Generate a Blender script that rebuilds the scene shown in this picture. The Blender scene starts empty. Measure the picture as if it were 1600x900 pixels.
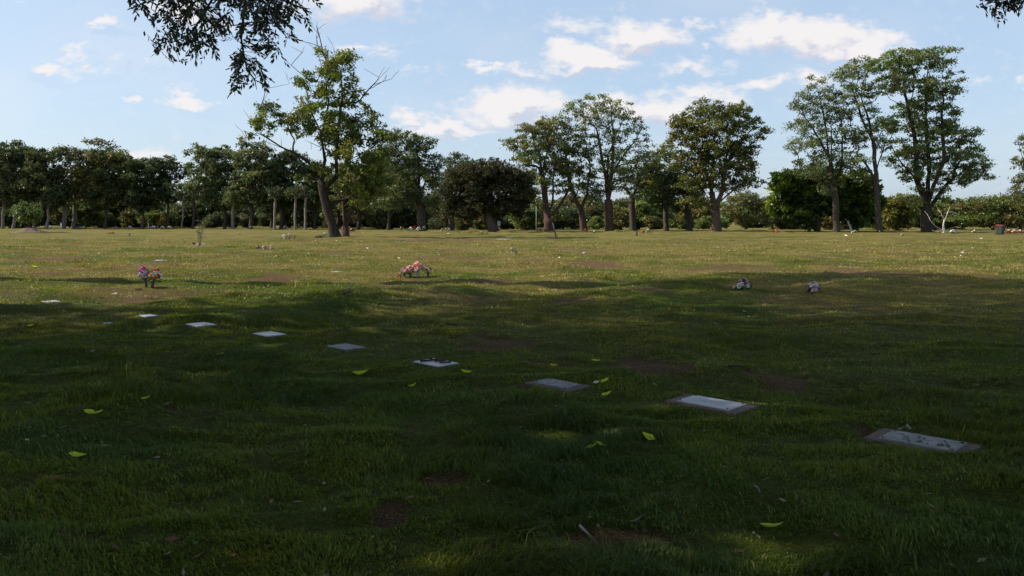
import bpy, bmesh, math, random
import numpy as np
from mathutils import Vector

R = math.radians
SC = bpy.context.scene
C = SC.collection

# ------------------------------------------------------------------ camera, sky, sun, exposure
W0, H0, F0 = 1600.0, 900.0, 1256.0
PITCH = math.atan((450 - 345) / F0)
CAMZ = 1.5
cam_d = bpy.data.cameras.new('camera')
cam_d.sensor_width = 36.0
cam_d.lens = 36.0 * F0 / W0
cam_d.clip_start = 0.05
cam_d.clip_end = 6000
cam = bpy.data.objects.new('camera', cam_d)
C.objects.link(cam)
cam.location = (0, 0, CAMZ)
cam.rotation_euler = (math.pi / 2 - PITCH, 0, 0)
SC.camera = cam

SUN_AZ, SUN_EL = 87.0, 37.0          # degrees to the left of the view direction, and above the horizon
SKY_STRENGTH = 0.125
SUN_STRENGTH = 5.0
EXPOSURE = 0.58
SC.view_settings.view_transform = 'Standard'
SC.view_settings.look = 'None'
SC.view_settings.gamma = 1
SC.view_settings.exposure = EXPOSURE
SC.view_settings.use_curve_mapping = False
SC.cycles.use_denoising = True
SC.cycles.max_bounces = 6
SC.cycles.diffuse_bounces = 3
SC.cycles.transmission_bounces = 4
SC.cycles.glossy_bounces = 2
SC.cycles.transparent_max_bounces = 4
SC.cycles.sample_clamp_indirect = 4

sd = bpy.data.lights.new('sun', 'SUN')
sd.energy = SUN_STRENGTH
sd.angle = R(0.5)
sd.color = (1.0, 0.90, 0.76)
sun = bpy.data.objects.new('sun', sd)
C.objects.link(sun)
tosun = Vector((-math.sin(R(SUN_AZ)) * math.cos(R(SUN_EL)), math.cos(R(SUN_AZ)) * math.cos(R(SUN_EL)), math.sin(R(SUN_EL))))
sun.rotation_euler = tosun.to_track_quat('Z', 'Y').to_euler()
sun.location = (-40, 10, 60)


def cam_dir(u, v):
    x = (u - 800) / F0
    y = (450 - v) / F0
    cp, sp = math.cos(PITCH), math.sin(PITCH)
    return np.array([x, cp + y * sp, -sp + y * cp])


def P(u, v, D):
    """the point of the upright plane Y=D seen at photo position (u, v)"""
    d = cam_dir(u, v)
    return np.array([0, 0, CAMZ]) + d * (D / d[1])


# clouds: centre and half-size of each (as directions), strength
CLOUDS = [(545, 8, 88, 32, 1), (590, 2, 60, 30, 1), (290, 26, 60, 20, .9), (345, 45, 28, 12, .6), (562, 78, 38, 10, .65), (600, 92, 20, 6, .4),
          (160, 34, 25, 9, .9), (84, 104, 36, 13, 1.1), (125, 108, 30, 8, .5), (112, 79, 34, 7, .55), (185, 90, 24, 6, .5), (236, 97, 22, 6, .5),
          (213, 152, 22, 7, .75), (160, 108, 14, 8, .6), (290, 157, 38, 10, 1), (290, 137, 26, 6, .45), (225, 250, 65, 12, .75),
          (645, 174, 36, 11, .95), (690, 197, 90, 16, 1), (800, 168, 95, 26, 1.05), (760, 110, 34, 9, .9), (820, 112, 60, 10, .6),
          (925, 92, 78, 19, 1.15), (1000, 52, 62, 26, 1.15), (890, 46, 45, 18, .62), (1092, 40, 22, 7, .6), (1101, 70, 12, 9, .45),
          (1092, 104, 48, 12, .62), (1010, 165, 110, 26, 1.05), (1110, 152, 60, 18, .8), (1190, 130, 34, 16, 1.05), (1070, 185, 60, 16, .8),
          (1210, 52, 70, 30, 1.2), (1285, 58, 75, 32, 1.2), (1345, 74, 60, 24, 1.15), (1278, 124, 38, 17, .9), (1592, 130, 22, 9, .75),
          (1525, 128, 20, 9, .5), (643, 101, 22, 8, .4), (30, 6, 40, 8, .4)]

world = bpy.data.worlds.new("World")
SC.world = world
world.use_nodes = True


def build_world():
    grp = bpy.data.node_groups.new('cloud field', 'ShaderNodeTree')
    grp.interface.new_socket('Q', in_out='INPUT', socket_type='NodeSocketVector')
    grp.interface.new_socket('V', in_out='OUTPUT', socket_type='NodeSocketFloat')
    n, l = grp.nodes, grp.links
    gi, go = n.new('NodeGroupInput'), n.new('NodeGroupOutput')
    prev = None
    for (u, v, rx, ry, s) in CLOUDS:
        d = cam_dir(u, v)
        c = (d[0] / d[1], d[2] / d[1], 0)
        a = n.new('ShaderNodeVectorMath'); a.operation = 'SUBTRACT'; a.inputs[1].default_value = c
        l.new(gi.outputs[0], a.inputs[0])
        b = n.new('ShaderNodeVectorMath'); b.operation = 'MULTIPLY'; b.inputs[1].default_value = (F0 / rx / 1.45, F0 / ry / 1.5, 0)
        l.new(a.outputs[0], b.inputs[0])
        e = n.new('ShaderNodeVectorMath'); e.operation = 'LENGTH'
        l.new(b.outputs[0], e.inputs[0])
        m = n.new('ShaderNodeMath'); m.operation = 'SUBTRACT'; m.inputs[0].default_value = 1.0; m.use_clamp = True
        l.new(e.outputs['Value'], m.inputs[1])
        k = n.new('ShaderNodeMath'); k.operation = 'MULTIPLY'; k.inputs[1].default_value = s
        l.new(m.outputs[0], k.inputs[0])
        if prev is None:
            prev = k
        else:
            x = n.new('ShaderNodeMath'); x.operation = 'SMOOTH_MAX'; x.inputs[2].default_value = .12
            l.new(prev.outputs[0], x.inputs[0]); l.new(k.outputs[0], x.inputs[1])
            prev = x
    l.new(prev.outputs[0], go.inputs[0])

    n, l = world.node_tree.nodes, world.node_tree.links
    n.clear()
    out = n.new('ShaderNodeOutputWorld')
    bg = n.new('ShaderNodeBackground'); bg.inputs[1].default_value = SKY_STRENGTH
    l.new(bg.outputs[0], out.inputs[0])
    sky = n.new('ShaderNodeTexSky'); sky.sky_type = 'NISHITA'; sky.sun_disc = False
    sky.sun_elevation = R(SUN_EL); sky.sun_rotation = R(-SUN_AZ)
    sky.air_density = 1.0; sky.dust_density = 1.6; sky.ozone_density = 1.5
    tc = n.new('ShaderNodeTexCoord')
    sep = n.new('ShaderNodeSeparateXYZ'); l.new(tc.outputs['Generated'], sep.inputs[0])
    ym = n.new('ShaderNodeMath'); ym.operation = 'MAXIMUM'; ym.inputs[1].default_value = .05; l.new(sep.outputs[1], ym.inputs[0])
    dx = n.new('ShaderNodeMath'); dx.operation = 'DIVIDE'; l.new(sep.outputs[0], dx.inputs[0]); l.new(ym.outputs[0], dx.inputs[1])
    dz = n.new('ShaderNodeMath'); dz.operation = 'DIVIDE'; l.new(sep.outputs[2], dz.inputs[0]); l.new(ym.outputs[0], dz.inputs[1])
    q = n.new('ShaderNodeCombineXYZ'); l.new(dx.outputs[0], q.inputs[0]); l.new(dz.outputs[0], q.inputs[1])
    st = n.new('ShaderNodeVectorMath'); st.operation = 'MULTIPLY'; st.inputs[1].default_value = (1, 1.7, 1); l.new(q.outputs[0], st.inputs[0])
    nz = n.new('ShaderNodeTexNoise'); nz.inputs['Scale'].default_value = 15; nz.inputs['Detail'].default_value = 9; nz.inputs['Roughness'].default_value = .62
    l.new(st.outputs[0], nz.inputs['Vector'])
    wsub = n.new('ShaderNodeVectorMath'); wsub.operation = 'SUBTRACT'; wsub.inputs[1].default_value = (.5, .5, .5); l.new(nz.outputs['Color'], wsub.inputs[0])
    wm = n.new('ShaderNodeVectorMath'); wm.operation = 'MULTIPLY'; wm.inputs[1].default_value = (.15, .085, 0); l.new(wsub.outputs[0], wm.inputs[0])
    qw = n.new('ShaderNodeVectorMath'); qw.operation = 'ADD'; l.new(q.outputs[0], qw.inputs[0]); l.new(wm.outputs[0], qw.inputs[1])
    g1 = n.new('ShaderNodeGroup'); g1.node_tree = grp; l.new(qw.outputs[0], g1.inputs[0])
    up = n.new('ShaderNodeVectorMath'); up.operation = 'ADD'; up.inputs[1].default_value = (-.006, .013, 0); l.new(qw.outputs[0], up.inputs[0])
    g2 = n.new('ShaderNodeGroup'); g2.node_tree = grp; l.new(up.outputs[0], g2.inputs[0])
    nz2 = n.new('ShaderNodeTexNoise'); nz2.inputs['Scale'].default_value = 42; nz2.inputs['Detail'].default_value = 6; nz2.inputs['Roughness'].default_value = .62
    l.new(st.outputs[0], nz2.inputs['Vector'])
    a1 = n.new('ShaderNodeMath'); a1.operation = 'SUBTRACT'; a1.inputs[1].default_value = .5; l.new(nz2.outputs['Fac'], a1.inputs[0])
    a2 = n.new('ShaderNodeMath'); a2.operation = 'MULTIPLY_ADD'; a2.inputs[1].default_value = .95; l.new(a1.outputs[0], a2.inputs[0]); l.new(g1.outputs[0], a2.inputs[2])
    mr = n.new('ShaderNodeMapRange'); mr.interpolation_type = 'SMOOTHSTEP'
    mr.inputs['From Min'].default_value = .06; mr.inputs['From Max'].default_value = .78; l.new(a2.outputs[0], mr.inputs['Value'])
    # thin veil of high cloud
    vz = n.new('ShaderNodeTexNoise'); vz.inputs['Scale'].default_value = 5; vz.inputs['Detail'].default_value = 5
    l.new(st.outputs[0], vz.inputs['Vector'])
    vr = n.new('ShaderNodeMapRange'); vr.inputs['From Min'].default_value = .45; vr.inputs['From Max'].default_value = .8; vr.inputs['To Max'].default_value = .35
    l.new(vz.outputs['Fac'], vr.inputs['Value'])
    fr = n.new('ShaderNodeMath'); fr.operation = 'GREATER_THAN'; fr.inputs[1].default_value = .05; l.new(sep.outputs[1], fr.inputs[0])
    cm = n.new('ShaderNodeMath'); cm.operation = 'MULTIPLY'; l.new(mr.outputs[0], cm.inputs[0]); l.new(fr.outputs[0], cm.inputs[1])
    mx = n.new('ShaderNodeMath'); mx.operation = 'MAXIMUM'; l.new(cm.outputs[0], mx.inputs[0]); l.new(vr.outputs[0], mx.inputs[1])
    # undersides: thicker towards the top of the cloud than here
    sh = n.new('ShaderNodeMath'); sh.operation = 'SUBTRACT'; l.new(g2.outputs[0], sh.inputs[0]); l.new(g1.outputs[0], sh.inputs[1])
    shr = n.new('ShaderNodeMapRange'); shr.interpolation_type = 'SMOOTHSTEP'; shr.inputs['From Min'].default_value = -.1; shr.inputs['From Max'].default_value = .5
    l.new(sh.outputs[0], shr.inputs['Value'])
    cc = n.new('ShaderNodeMix'); cc.data_type = 'RGBA'
    k = 1.0 / SKY_STRENGTH
    cc.inputs['A'].default_value = (.61 * k, .592 * k, .597 * k, 1)
    cc.inputs['B'].default_value = (.42 * k, .435 * k, .51 * k, 1)
    l.new(shr.outputs[0], cc.inputs['Factor'])
    # a pale hazy lift on the clear sky
    lift = n.new('ShaderNodeMix'); lift.data_type = 'RGBA'; lift.inputs['Factor'].default_value = .62
    l.new(sky.outputs[0], lift.inputs['A']); lift.inputs['B'].default_value = (.35 * k, .45 * k, .58 * k, 1)
    fin = n.new('ShaderNodeMix'); fin.data_type = 'RGBA'
    l.new(mx.outputs[0], fin.inputs['Factor']); l.new(lift.outputs['Result'], fin.inputs['A']); l.new(cc.outputs['Result'], fin.inputs['B'])
    l.new(fin.outputs['Result'], bg.inputs[0])
    world.cycles.sampling_method = 'MANUAL'
    world.cycles.sample_map_resolution = 512


build_world()

# ------------------------------------------------------------------ helpers


def tag(o, label=None, cat=None, group=None, kind=None):
    if label: o['label'] = label
    if cat: o['category'] = cat
    if group: o['group'] = group
    if kind: o['kind'] = kind
    return o


def empty(name, loc, label, cat, group=None, rz=0):
    o = bpy.data.objects.new(name, None)
    o.empty_display_size = .2
    C.objects.link(o)
    o.location = tuple(float(a) for a in loc)
    o.rotation_euler = (0, 0, rz)
    return tag(o, label, cat, group)


def link(name, me, parent=None, loc=None, rot=None):
    o = bpy.data.objects.new(name, me)
    C.objects.link(o)
    o.parent = parent
    if loc is not None: o.location = tuple(float(a) for a in loc)
    if rot is not None: o.rotation_euler = rot
    return o


def np_mesh(name, V, faces_flat, counts, mat, facecol=None, smooth=False, vertattr=None):
    """mesh straight from arrays; faces_flat loop vertex ids, counts per face"""
    me = bpy.data.meshes.new(name)
    V = np.asarray(V, dtype=np.float32)
    faces_flat = np.asarray(faces_flat, dtype=np.int32)
    counts = np.asarray(counts, dtype=np.int32)
    me.vertices.add(len(V)); me.vertices.foreach_set('co', V.ravel())
    me.loops.add(len(faces_flat)); me.loops.foreach_set('vertex_index', faces_flat)
    me.polygons.add(len(counts))
    st = np.zeros(len(counts), dtype=np.int32); st[1:] = np.cumsum(counts)[:-1]
    me.polygons.foreach_set('loop_start', st)
    me.polygons.foreach_set('loop_total', counts)
    if smooth:
        me.polygons.foreach_set('use_smooth', np.ones(len(counts), dtype=bool))
    me.update(calc_edges=True)
    if facecol is not None:
        a = me.attributes.new('tint', 'FLOAT_COLOR', 'FACE')
        fc = np.ones((len(counts), 4), dtype=np.float32); fc[:, :3] = facecol
        a.data.foreach_set('color', fc.ravel())
    if vertattr:
        for k, arr in vertattr.items():
            a = me.attributes.new(k, 'FLOAT', 'POINT')
            a.data.foreach_set('value', np.asarray(arr, dtype=np.float32))
    if mat: me.materials.append(mat)
    return me


_rt = np.random.RandomState(7).rand(256, 256)


def vnoise(x, y, seed=0):
    x = np.asarray(x, float) + seed * 17.31
    y = np.asarray(y, float) + seed * 9.77
    xi = np.floor(x).astype(int); yi = np.floor(y).astype(int)
    fx = x - xi; fy = y - yi
    fx = fx * fx * (3 - 2 * fx); fy = fy * fy * (3 - 2 * fy)
    g = lambda a, b: _rt[a & 255, b & 255]
    return ((g(xi, yi) * (1 - fx) + g(xi + 1, yi) * fx) * (1 - fy) + (g(xi, yi + 1) * (1 - fx) + g(xi + 1, yi + 1) * fx) * fy)


def fbm(x, y, seed=0, octv=3):
    s = 0; a = .5; t = 0
    for i in range(octv):
        s = s + a * vnoise(x * 2 ** i, y * 2 ** i, seed + i * 3); t += a; a *= .5
    return s / t


def sstep(a, b, x):
    t = np.clip((x - a) / (b - a), 0, 1)
    return t * t * (3 - 2 * t)


RD = np.array([-.73, .69])       # direction in which the rows of graves run


BEDS = []          # level beds: x, y, z, half width, half depth (filled in with the grave markers)


def height(x, y):
    h = height_raw(x, y)
    c, s = math.cos(BED_YAW), math.sin(BED_YAW)
    for (bx, by, bz, bw, bd) in BEDS:
        a = np.abs((x - bx) * c + (y - by) * s) - bw
        b = np.abs(-(x - bx) * s + (y - by) * c) - bd
        d = np.maximum(a, b)
        w = 1 - sstep(.03, .30, d)
        h = h * (1 - w) + bz * w
    return h


BED_YAW = math.atan2(-.70, .71)


def height_raw(x, y):
    x = np.asarray(x, float); y = np.asarray(y, float)
    a = x * RD[0] + y * RD[1]
    b = x * RD[1] - y * RD[0]
    # sunken and raised plots, one per grave, the rows 2.7 m apart
    h = .19 * (fbm(a / 1.5, b / 2.2, 1, 2) - .5)
    h = h + .10 * (fbm(x / 7.0, y / 6.0, 2, 2) - .5)
    h = h + .08 * (vnoise(x / .75, y / .6, 5) - .5)
    h = h + .028 * (vnoise(x / .3, y / .25, 6) - .5)
    h = h + .022 * (vnoise(x / .14, y / .12, 14) - .5) * (np.hypot(x, y) < 25)
    rg = vnoise(x / 2.6 + 3.1 * vnoise(x / 5, y / 5, 12), y / .8, 11)
    h = h + .055 * (1 - np.abs(2 * rg - 1)) ** 4
    r = np.hypot(x, y)
    return h * sstep(0, 4, r + 2) * (1 - sstep(250, 500, r)) + .25 * (fbm(x / 45, y / 40, 9, 2) - .5) * sstep(20, 70, r)


def G(u, v):
    """the point of the ground seen at photo position (u, v)"""
    d = cam_dir(u, v)
    z = 0.0
    for _ in range(12):
        t = (z - CAMZ) / d[2]
        p = np.array([0, 0, CAMZ]) + d * t
        z = .5 * z + .5 * float(height(p[0], p[1]))
    p[2] = float(height(p[0], p[1]))
    return p


def Gd(u, Y):
    """ground point at depth Y in photo column u"""
    x = (u - 800) / F0 * Y * (1.0 / math.cos(PITCH)) * math.cos(PITCH)
    return np.array([x, Y, float(height(x, Y))])


# ------------------------------------------------------------------ materials
def mat_new(name):
    m = bpy.data.materials.new(name)
    m.use_nodes = True
    n = m.node_tree.nodes
    n.clear()
    return m, n, m.node_tree.links


def mat_noise(name, c1, c2, scale=8, rough=.8, bump=.3, detail=6, spec=.3, metallic=0, c3=None):
    m, n, l = mat_new(name)
    out = n.new('ShaderNodeOutputMaterial'); b = n.new('ShaderNodeBsdfPrincipled'); l.new(b.outputs[0], out.inputs[0])
    b.inputs['Roughness'].default_value = rough
    b.inputs['Specular IOR Level'].default_value = spec
    b.inputs['Metallic'].default_value = metallic
    tc = n.new('ShaderNodeTexCoord')
    nz = n.new('ShaderNodeTexNoise'); nz.inputs['Scale'].default_value = scale; nz.inputs['Detail'].default_value = detail
    nz.inputs['Roughness'].default_value = .65
    l.new(tc.outputs['Object'], nz.inputs['Vector'])
    cr = n.new('ShaderNodeValToRGB')
    cr.color_ramp.elements[0].position = .33; cr.color_ramp.elements[0].color = (*c1, 1)
    cr.color_ramp.elements[1].position = .68; cr.color_ramp.elements[1].color = (*c2, 1)
    if c3:
        e = cr.color_ramp.elements.new(.8); e.color = (*c3, 1)
    l.new(nz.outputs['Fac'], cr.inputs[0]); l.new(cr.outputs[0], b.inputs['Base Color'])
    if bump:
        bp = n.new('ShaderNodeBump'); bp.inputs['Strength'].default_value = bump; bp.inputs['Distance'].default_value = .02
        l.new(nz.outputs['Fac'], bp.inputs['Height']); l.new(bp.outputs[0], b.inputs['Normal'])
    return m


def mat_bark(name, c1, c2):
    m, n, l = mat_new(name)
    out = n.new('ShaderNodeOutputMaterial'); b = n.new('ShaderNodeBsdfPrincipled'); l.new(b.outputs[0], out.inputs[0])
    b.inputs['Roughness'].default_value = .9; b.inputs['Specular IOR Level'].default_value = .15
    tc = n.new('ShaderNodeTexCoord')
    mp = n.new('ShaderNodeMapping'); mp.inputs['Scale'].default_value = (7, 7, 1.3); l.new(tc.outputs['Object'], mp.inputs[0])
    nz = n.new('ShaderNodeTexNoise'); nz.inputs['Scale'].default_value = 1.2; nz.inputs['Detail'].default_value = 8; nz.inputs['Roughness'].default_value = .7
    l.new(mp.outputs[0], nz.inputs['Vector'])
    cr = n.new('ShaderNodeValToRGB')
    cr.color_ramp.elements[0].position = .35; cr.color_ramp.elements[0].color = (*c1, 1)
    cr.color_ramp.elements[1].position = .65; cr.color_ramp.elements[1].color = (*c2, 1)
    l.new(nz.outputs['Fac'], cr.inputs[0]); l.new(cr.outputs[0], b.inputs['Base Color'])
    bp = n.new('ShaderNodeBump'); bp.inputs['Strength'].default_value = .8; bp.inputs['Distance'].default_value = .05
    l.new(nz.outputs['Fac'], bp.inputs['Height']); l.new(bp.outputs[0], b.inputs['Normal'])
    return m


def mat_leaf(name, base, trans=.35, gloss=.06, rough=.45):
    """leaf: base colour times the per-leaf tint; thin and translucent"""
    m, n, l = mat_new(name)
    out = n.new('ShaderNodeOutputMaterial')
    at = n.new('ShaderNodeAttribute'); at.attribute_name = 'tint'
    mu = n.new('ShaderNodeMix'); mu.data_type = 'RGBA'; mu.blend_type = 'MULTIPLY'; mu.inputs['Factor'].default_value = 1
    mu.inputs['A'].default_value = (*base, 1); l.new(at.outputs['Color'], mu.inputs['B'])
    df = n.new('ShaderNodeBsdfDiffuse'); l.new(mu.outputs['Result'], df.inputs[0])
    tr = n.new('ShaderNodeBsdfTranslucent')
    hs = n.new('ShaderNodeHueSaturation'); hs.inputs['Hue'].default_value = .485; hs.inputs['Saturation'].default_value = 1.1; hs.inputs['Value'].default_value = 1.5
    l.new(mu.outputs['Result'], hs.inputs['Color']); l.new(hs.outputs[0], tr.inputs[0])
    m1 = n.new('ShaderNodeMixShader'); m1.inputs[0].default_value = trans; l.new(df.outputs[0], m1.inputs[1]); l.new(tr.outputs[0], m1.inputs[2])
    gl = n.new('ShaderNodeBsdfGlossy'); gl.inputs['Roughness'].default_value = rough; gl.inputs['Color'].default_value = (.8, .8, .8, 1)
    m2 = n.new('ShaderNodeMixShader'); m2.inputs[0].default_value = gloss; l.new(m1.outputs[0], m2.inputs[1]); l.new(gl.outputs[0], m2.inputs[2])
    l.new(m2.outputs[0], out.inputs[0])
    return m


def mat_plain(name, c, rough=.6, spec=.3, trans=0):
    m, n, l = mat_new(name)
    out = n.new('ShaderNodeOutputMaterial'); b = n.new('ShaderNodeBsdfPrincipled')
    b.inputs['Roughness'].default_value = rough; b.inputs['Specular IOR Level'].default_value = spec
    tc = n.new('ShaderNodeTexCoord'); nz = n.new('ShaderNodeTexNoise'); nz.inputs['Scale'].default_value = 30; nz.inputs['Detail'].default_value = 3
    l.new(tc.outputs['Object'], nz.inputs['Vector'])
    mx = n.new('ShaderNodeMix'); mx.data_type = 'RGBA'
    mx.inputs['A'].default_value = (*[a * .72 for a in c], 1); mx.inputs['B'].default_value = (*[min(1, a * 1.15) for a in c], 1)
    l.new(nz.outputs['Fac'], mx.inputs['Factor']); l.new(mx.outputs['Result'], b.inputs['Base Color'])
    if trans:
        tr = n.new('ShaderNodeBsdfTranslucent'); l.new(mx.outputs['Result'], tr.inputs[0])
        ms = n.new('ShaderNodeMixShader'); ms.inputs[0].default_value = trans
        l.new(b.outputs[0], ms.inputs[1]); l.new(tr.outputs[0], ms.inputs[2]); l.new(ms.outputs[0], out.inputs[0])
    else:
        l.new(b.outputs[0], out.inputs[0])
    return m


BARK_DARK = mat_bark('bark dark', (.028, .022, .018), (.095, .075, .06))
BARK_RED = mat_bark('bark reddish', (.032, .019, .014), (.11, .07, .052))
BARK_PALE = mat_bark('bark pale', (.10, .088, .075), (.26, .23, .20))
BARK_BLACK = mat_bark('bark blackish', (.016, .012, .010), (.066, .05, .038))
BARK_GREY = mat_bark('bark grey', (.042, .03, .022), (.135, .10, .075))
BARK_DEAD = mat_bark('bark bleached', (.35, .31, .26), (.6, .55, .48))
LEAF = mat_leaf('leaf', (1, 1, 1), trans=.38, gloss=.03)
LEAF_NEAR = mat_leaf('leaf near', (1, 1, 1), trans=.28, gloss=.1)

# ------------------------------------------------------------------ grave markers: where they lie (used by the turf too)
# photo position, size of slab, yaw, kind
YAW = math.atan2(-.70, .71)
MARKERS = [
    (1441, 692, .66, .39, 'weathered', 'weathered grey plaque strewn with dry scraps, on the nearest slab at the right'),
    (1111, 632, .64, .38, 'clean', 'clean silver plaque with dark bolts on a brown concrete slab, second nearest'),
    (871, 602, .52, .32, 'gritty', 'gritty mottled grey plaque half sunk behind taller grass, third nearest of the row'),
    (681, 568, .46, .31, 'stained', 'pale grave plaque crossed by dark twigs, between two yellow-green leaves'),
    (540, 543, .46, .31, 'gritty', 'speckled pale grave plaque just left of the one crossed by dark twigs'),
    (421, 523, .42, .30, 'clean', 'smooth pale grave plaque, sixth from the right in the diagonal row'),
    (314, 508, .43, .31, 'clean', 'brightest pale grave plaque below the vase with magenta flowers, seventh in the diagonal row'),
    (231, 494, .34, .20, 'clean', 'narrow pale grave plaque almost hidden in grass just under the magenta flowers'),
    (80, 472, .36, .26, 'clean', 'pale grave plaque at the far left end of the diagonal row'),
    (168, 506, .18, .14, 'gritty', 'tiny grey stone sunk in the grass left of the brightest plaque'),
    (250, 407, .42, .30, 'clean', 'lone pale plaque in the sunlit grass just above the magenta flowers'),
    (526, 425, .42, .22, 'gritty', 'dull grey plaque in sunlit grass left of the pink bouquets'),
    (788, 374, 1.3, .7, 'clean', 'long white plaque in front of the dome-shaped dark tree'),
]
MK = []
for (u, v, w, d, kind, lab) in MARKERS:
    p = G(u, v)
    MK.append((p[0], p[1], p[2], w, d, kind, lab))
BEDS += [(m_[0], m_[1], m_[2], m_[3] / 2, m_[4] / 2) for m_ in MK]


def marker_mask(x, y, grow=0.0):
    m = np.zeros_like(x)
    c, s = math.cos(YAW), math.sin(YAW)
    for (mx, my, mz, w, d, k, lab) in MK:
        a = (x - mx) * c + (y - my) * s
        b = -(x - mx) * s + (y - my) * c
        g = grow + (.0 if my < 7.1 and grow < 0 else 0)
        m = np.maximum(m, ((np.abs(a) < w / 2 + g) & (np.abs(b) < d / 2 + g)) * 1.0)
    return m


# ------------------------------------------------------------------ ground: bare earth, dry and green areas
BARE = [(775, 535, 75, 11, .8), (1250, 597, 55, 14, 1), (1000, 566, 62, 12, .85), (890, 470, 45, 6, .9), (925, 412, 70, 6, .75), (425, 434, 55, 6, .8),
        (600, 446, 80, 5, .5), (598, 800, 42, 30, .75), (960, 836, 95, 18, .7), (75, 405, 70, 5, .7), (265, 466, 80, 4, .55), (90, 845, 120, 20, .45),
        (690, 745, 50, 10, .8), (1160, 576, 30, 8, .6), (1040, 632, 24, 8, .3), (1365, 680, 16, 12, .9), (1500, 705, 22, 12, .9), (850, 562, 80, 6, .5),
        (1460, 398, 110, 4, .45), (930, 392, 90, 4, .35), (1330, 430, 90, 7, .4), (100, 770, 30, 6, .35), (400, 838, 50, 6, .35), (270, 645, 60, 9, .5),
        (650, 436, 45, 3, .5), (1180, 462, 60, 5, .5), (40, 430, 50, 6, .6), (1310, 405, 60, 4, .4), (745, 408, 30, 4, .5), (1060, 380, 160, 3, .4),
        (700, 376, 120, 3, .5), (40, 362, 30, 3, 1), (1230, 606, 40, 6, .8), (845, 604, 40, 8, .4), (250, 352, 60, 2, .3), (1390, 555, 60, 8, .3)]
BP = []
for (u, v, ru, rv, s) in BARE:
    p = G(u, v); Yf = G(u, max(v - rv, 353))[1]; Yn = G(u, v + rv)[1]
    BP.append((p[0], .5 * (Yf + Yn), ru * p[1] / F0, max(.12, .5 * (Yf - Yn)), s))


def masks(x, y):
    """bare soil, dryness, height of the turf at ground positions"""
    wx = x + .35 * (vnoise(x / .5, y / .5, 21) - .5) * np.clip(y / 8, .6, 3)
    wy = y + .5 * (vnoise(x / .6, y / .6, 22) - .5) * np.clip(y / 8, .6, 3)
    bare = np.zeros_like(x)
    for (cx, cy, rx, ry, s) in BP:
        d = np.hypot((wx - cx) / rx, (wy - cy) / ry)
        bare = np.maximum(bare, min(1, s * 1.3) * (1 - sstep(.55, 1.2, d)))
    bare = bare + (vnoise(x / .12, y / .12, 23) - .5) * .5 + (vnoise(x / .33, y / .3, 26) - .5) * .6
    bare = .9 * sstep(.38, .78, bare)
    bare = np.maximum(bare, .62 * sstep(.6, .74, fbm(x / 2.2, y / 2.6, 24, 3)) * sstep(10, 18, y))
    bare = np.clip(bare, 0, 1)
    dry = sstep(.42, .60, fbm(x / 2.4, y / 1.9, 31, 3)) * .75 + sstep(.4, .62, fbm(x / 9, y / 9, 34, 2)) * .3
    dry = dry * (.16 + .84 * sstep(8, 19, y)) + .30 * sstep(14, 40, y) - .12 * sstep(.5, .62, fbm(x / 3.5, y / 5, 36, 2))
    dry = dry + .25 * (vnoise(x / .22, y / .2, 37) - .5) * sstep(3, 12, y)
    return bare, np.clip(dry, 0, 1)


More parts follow.
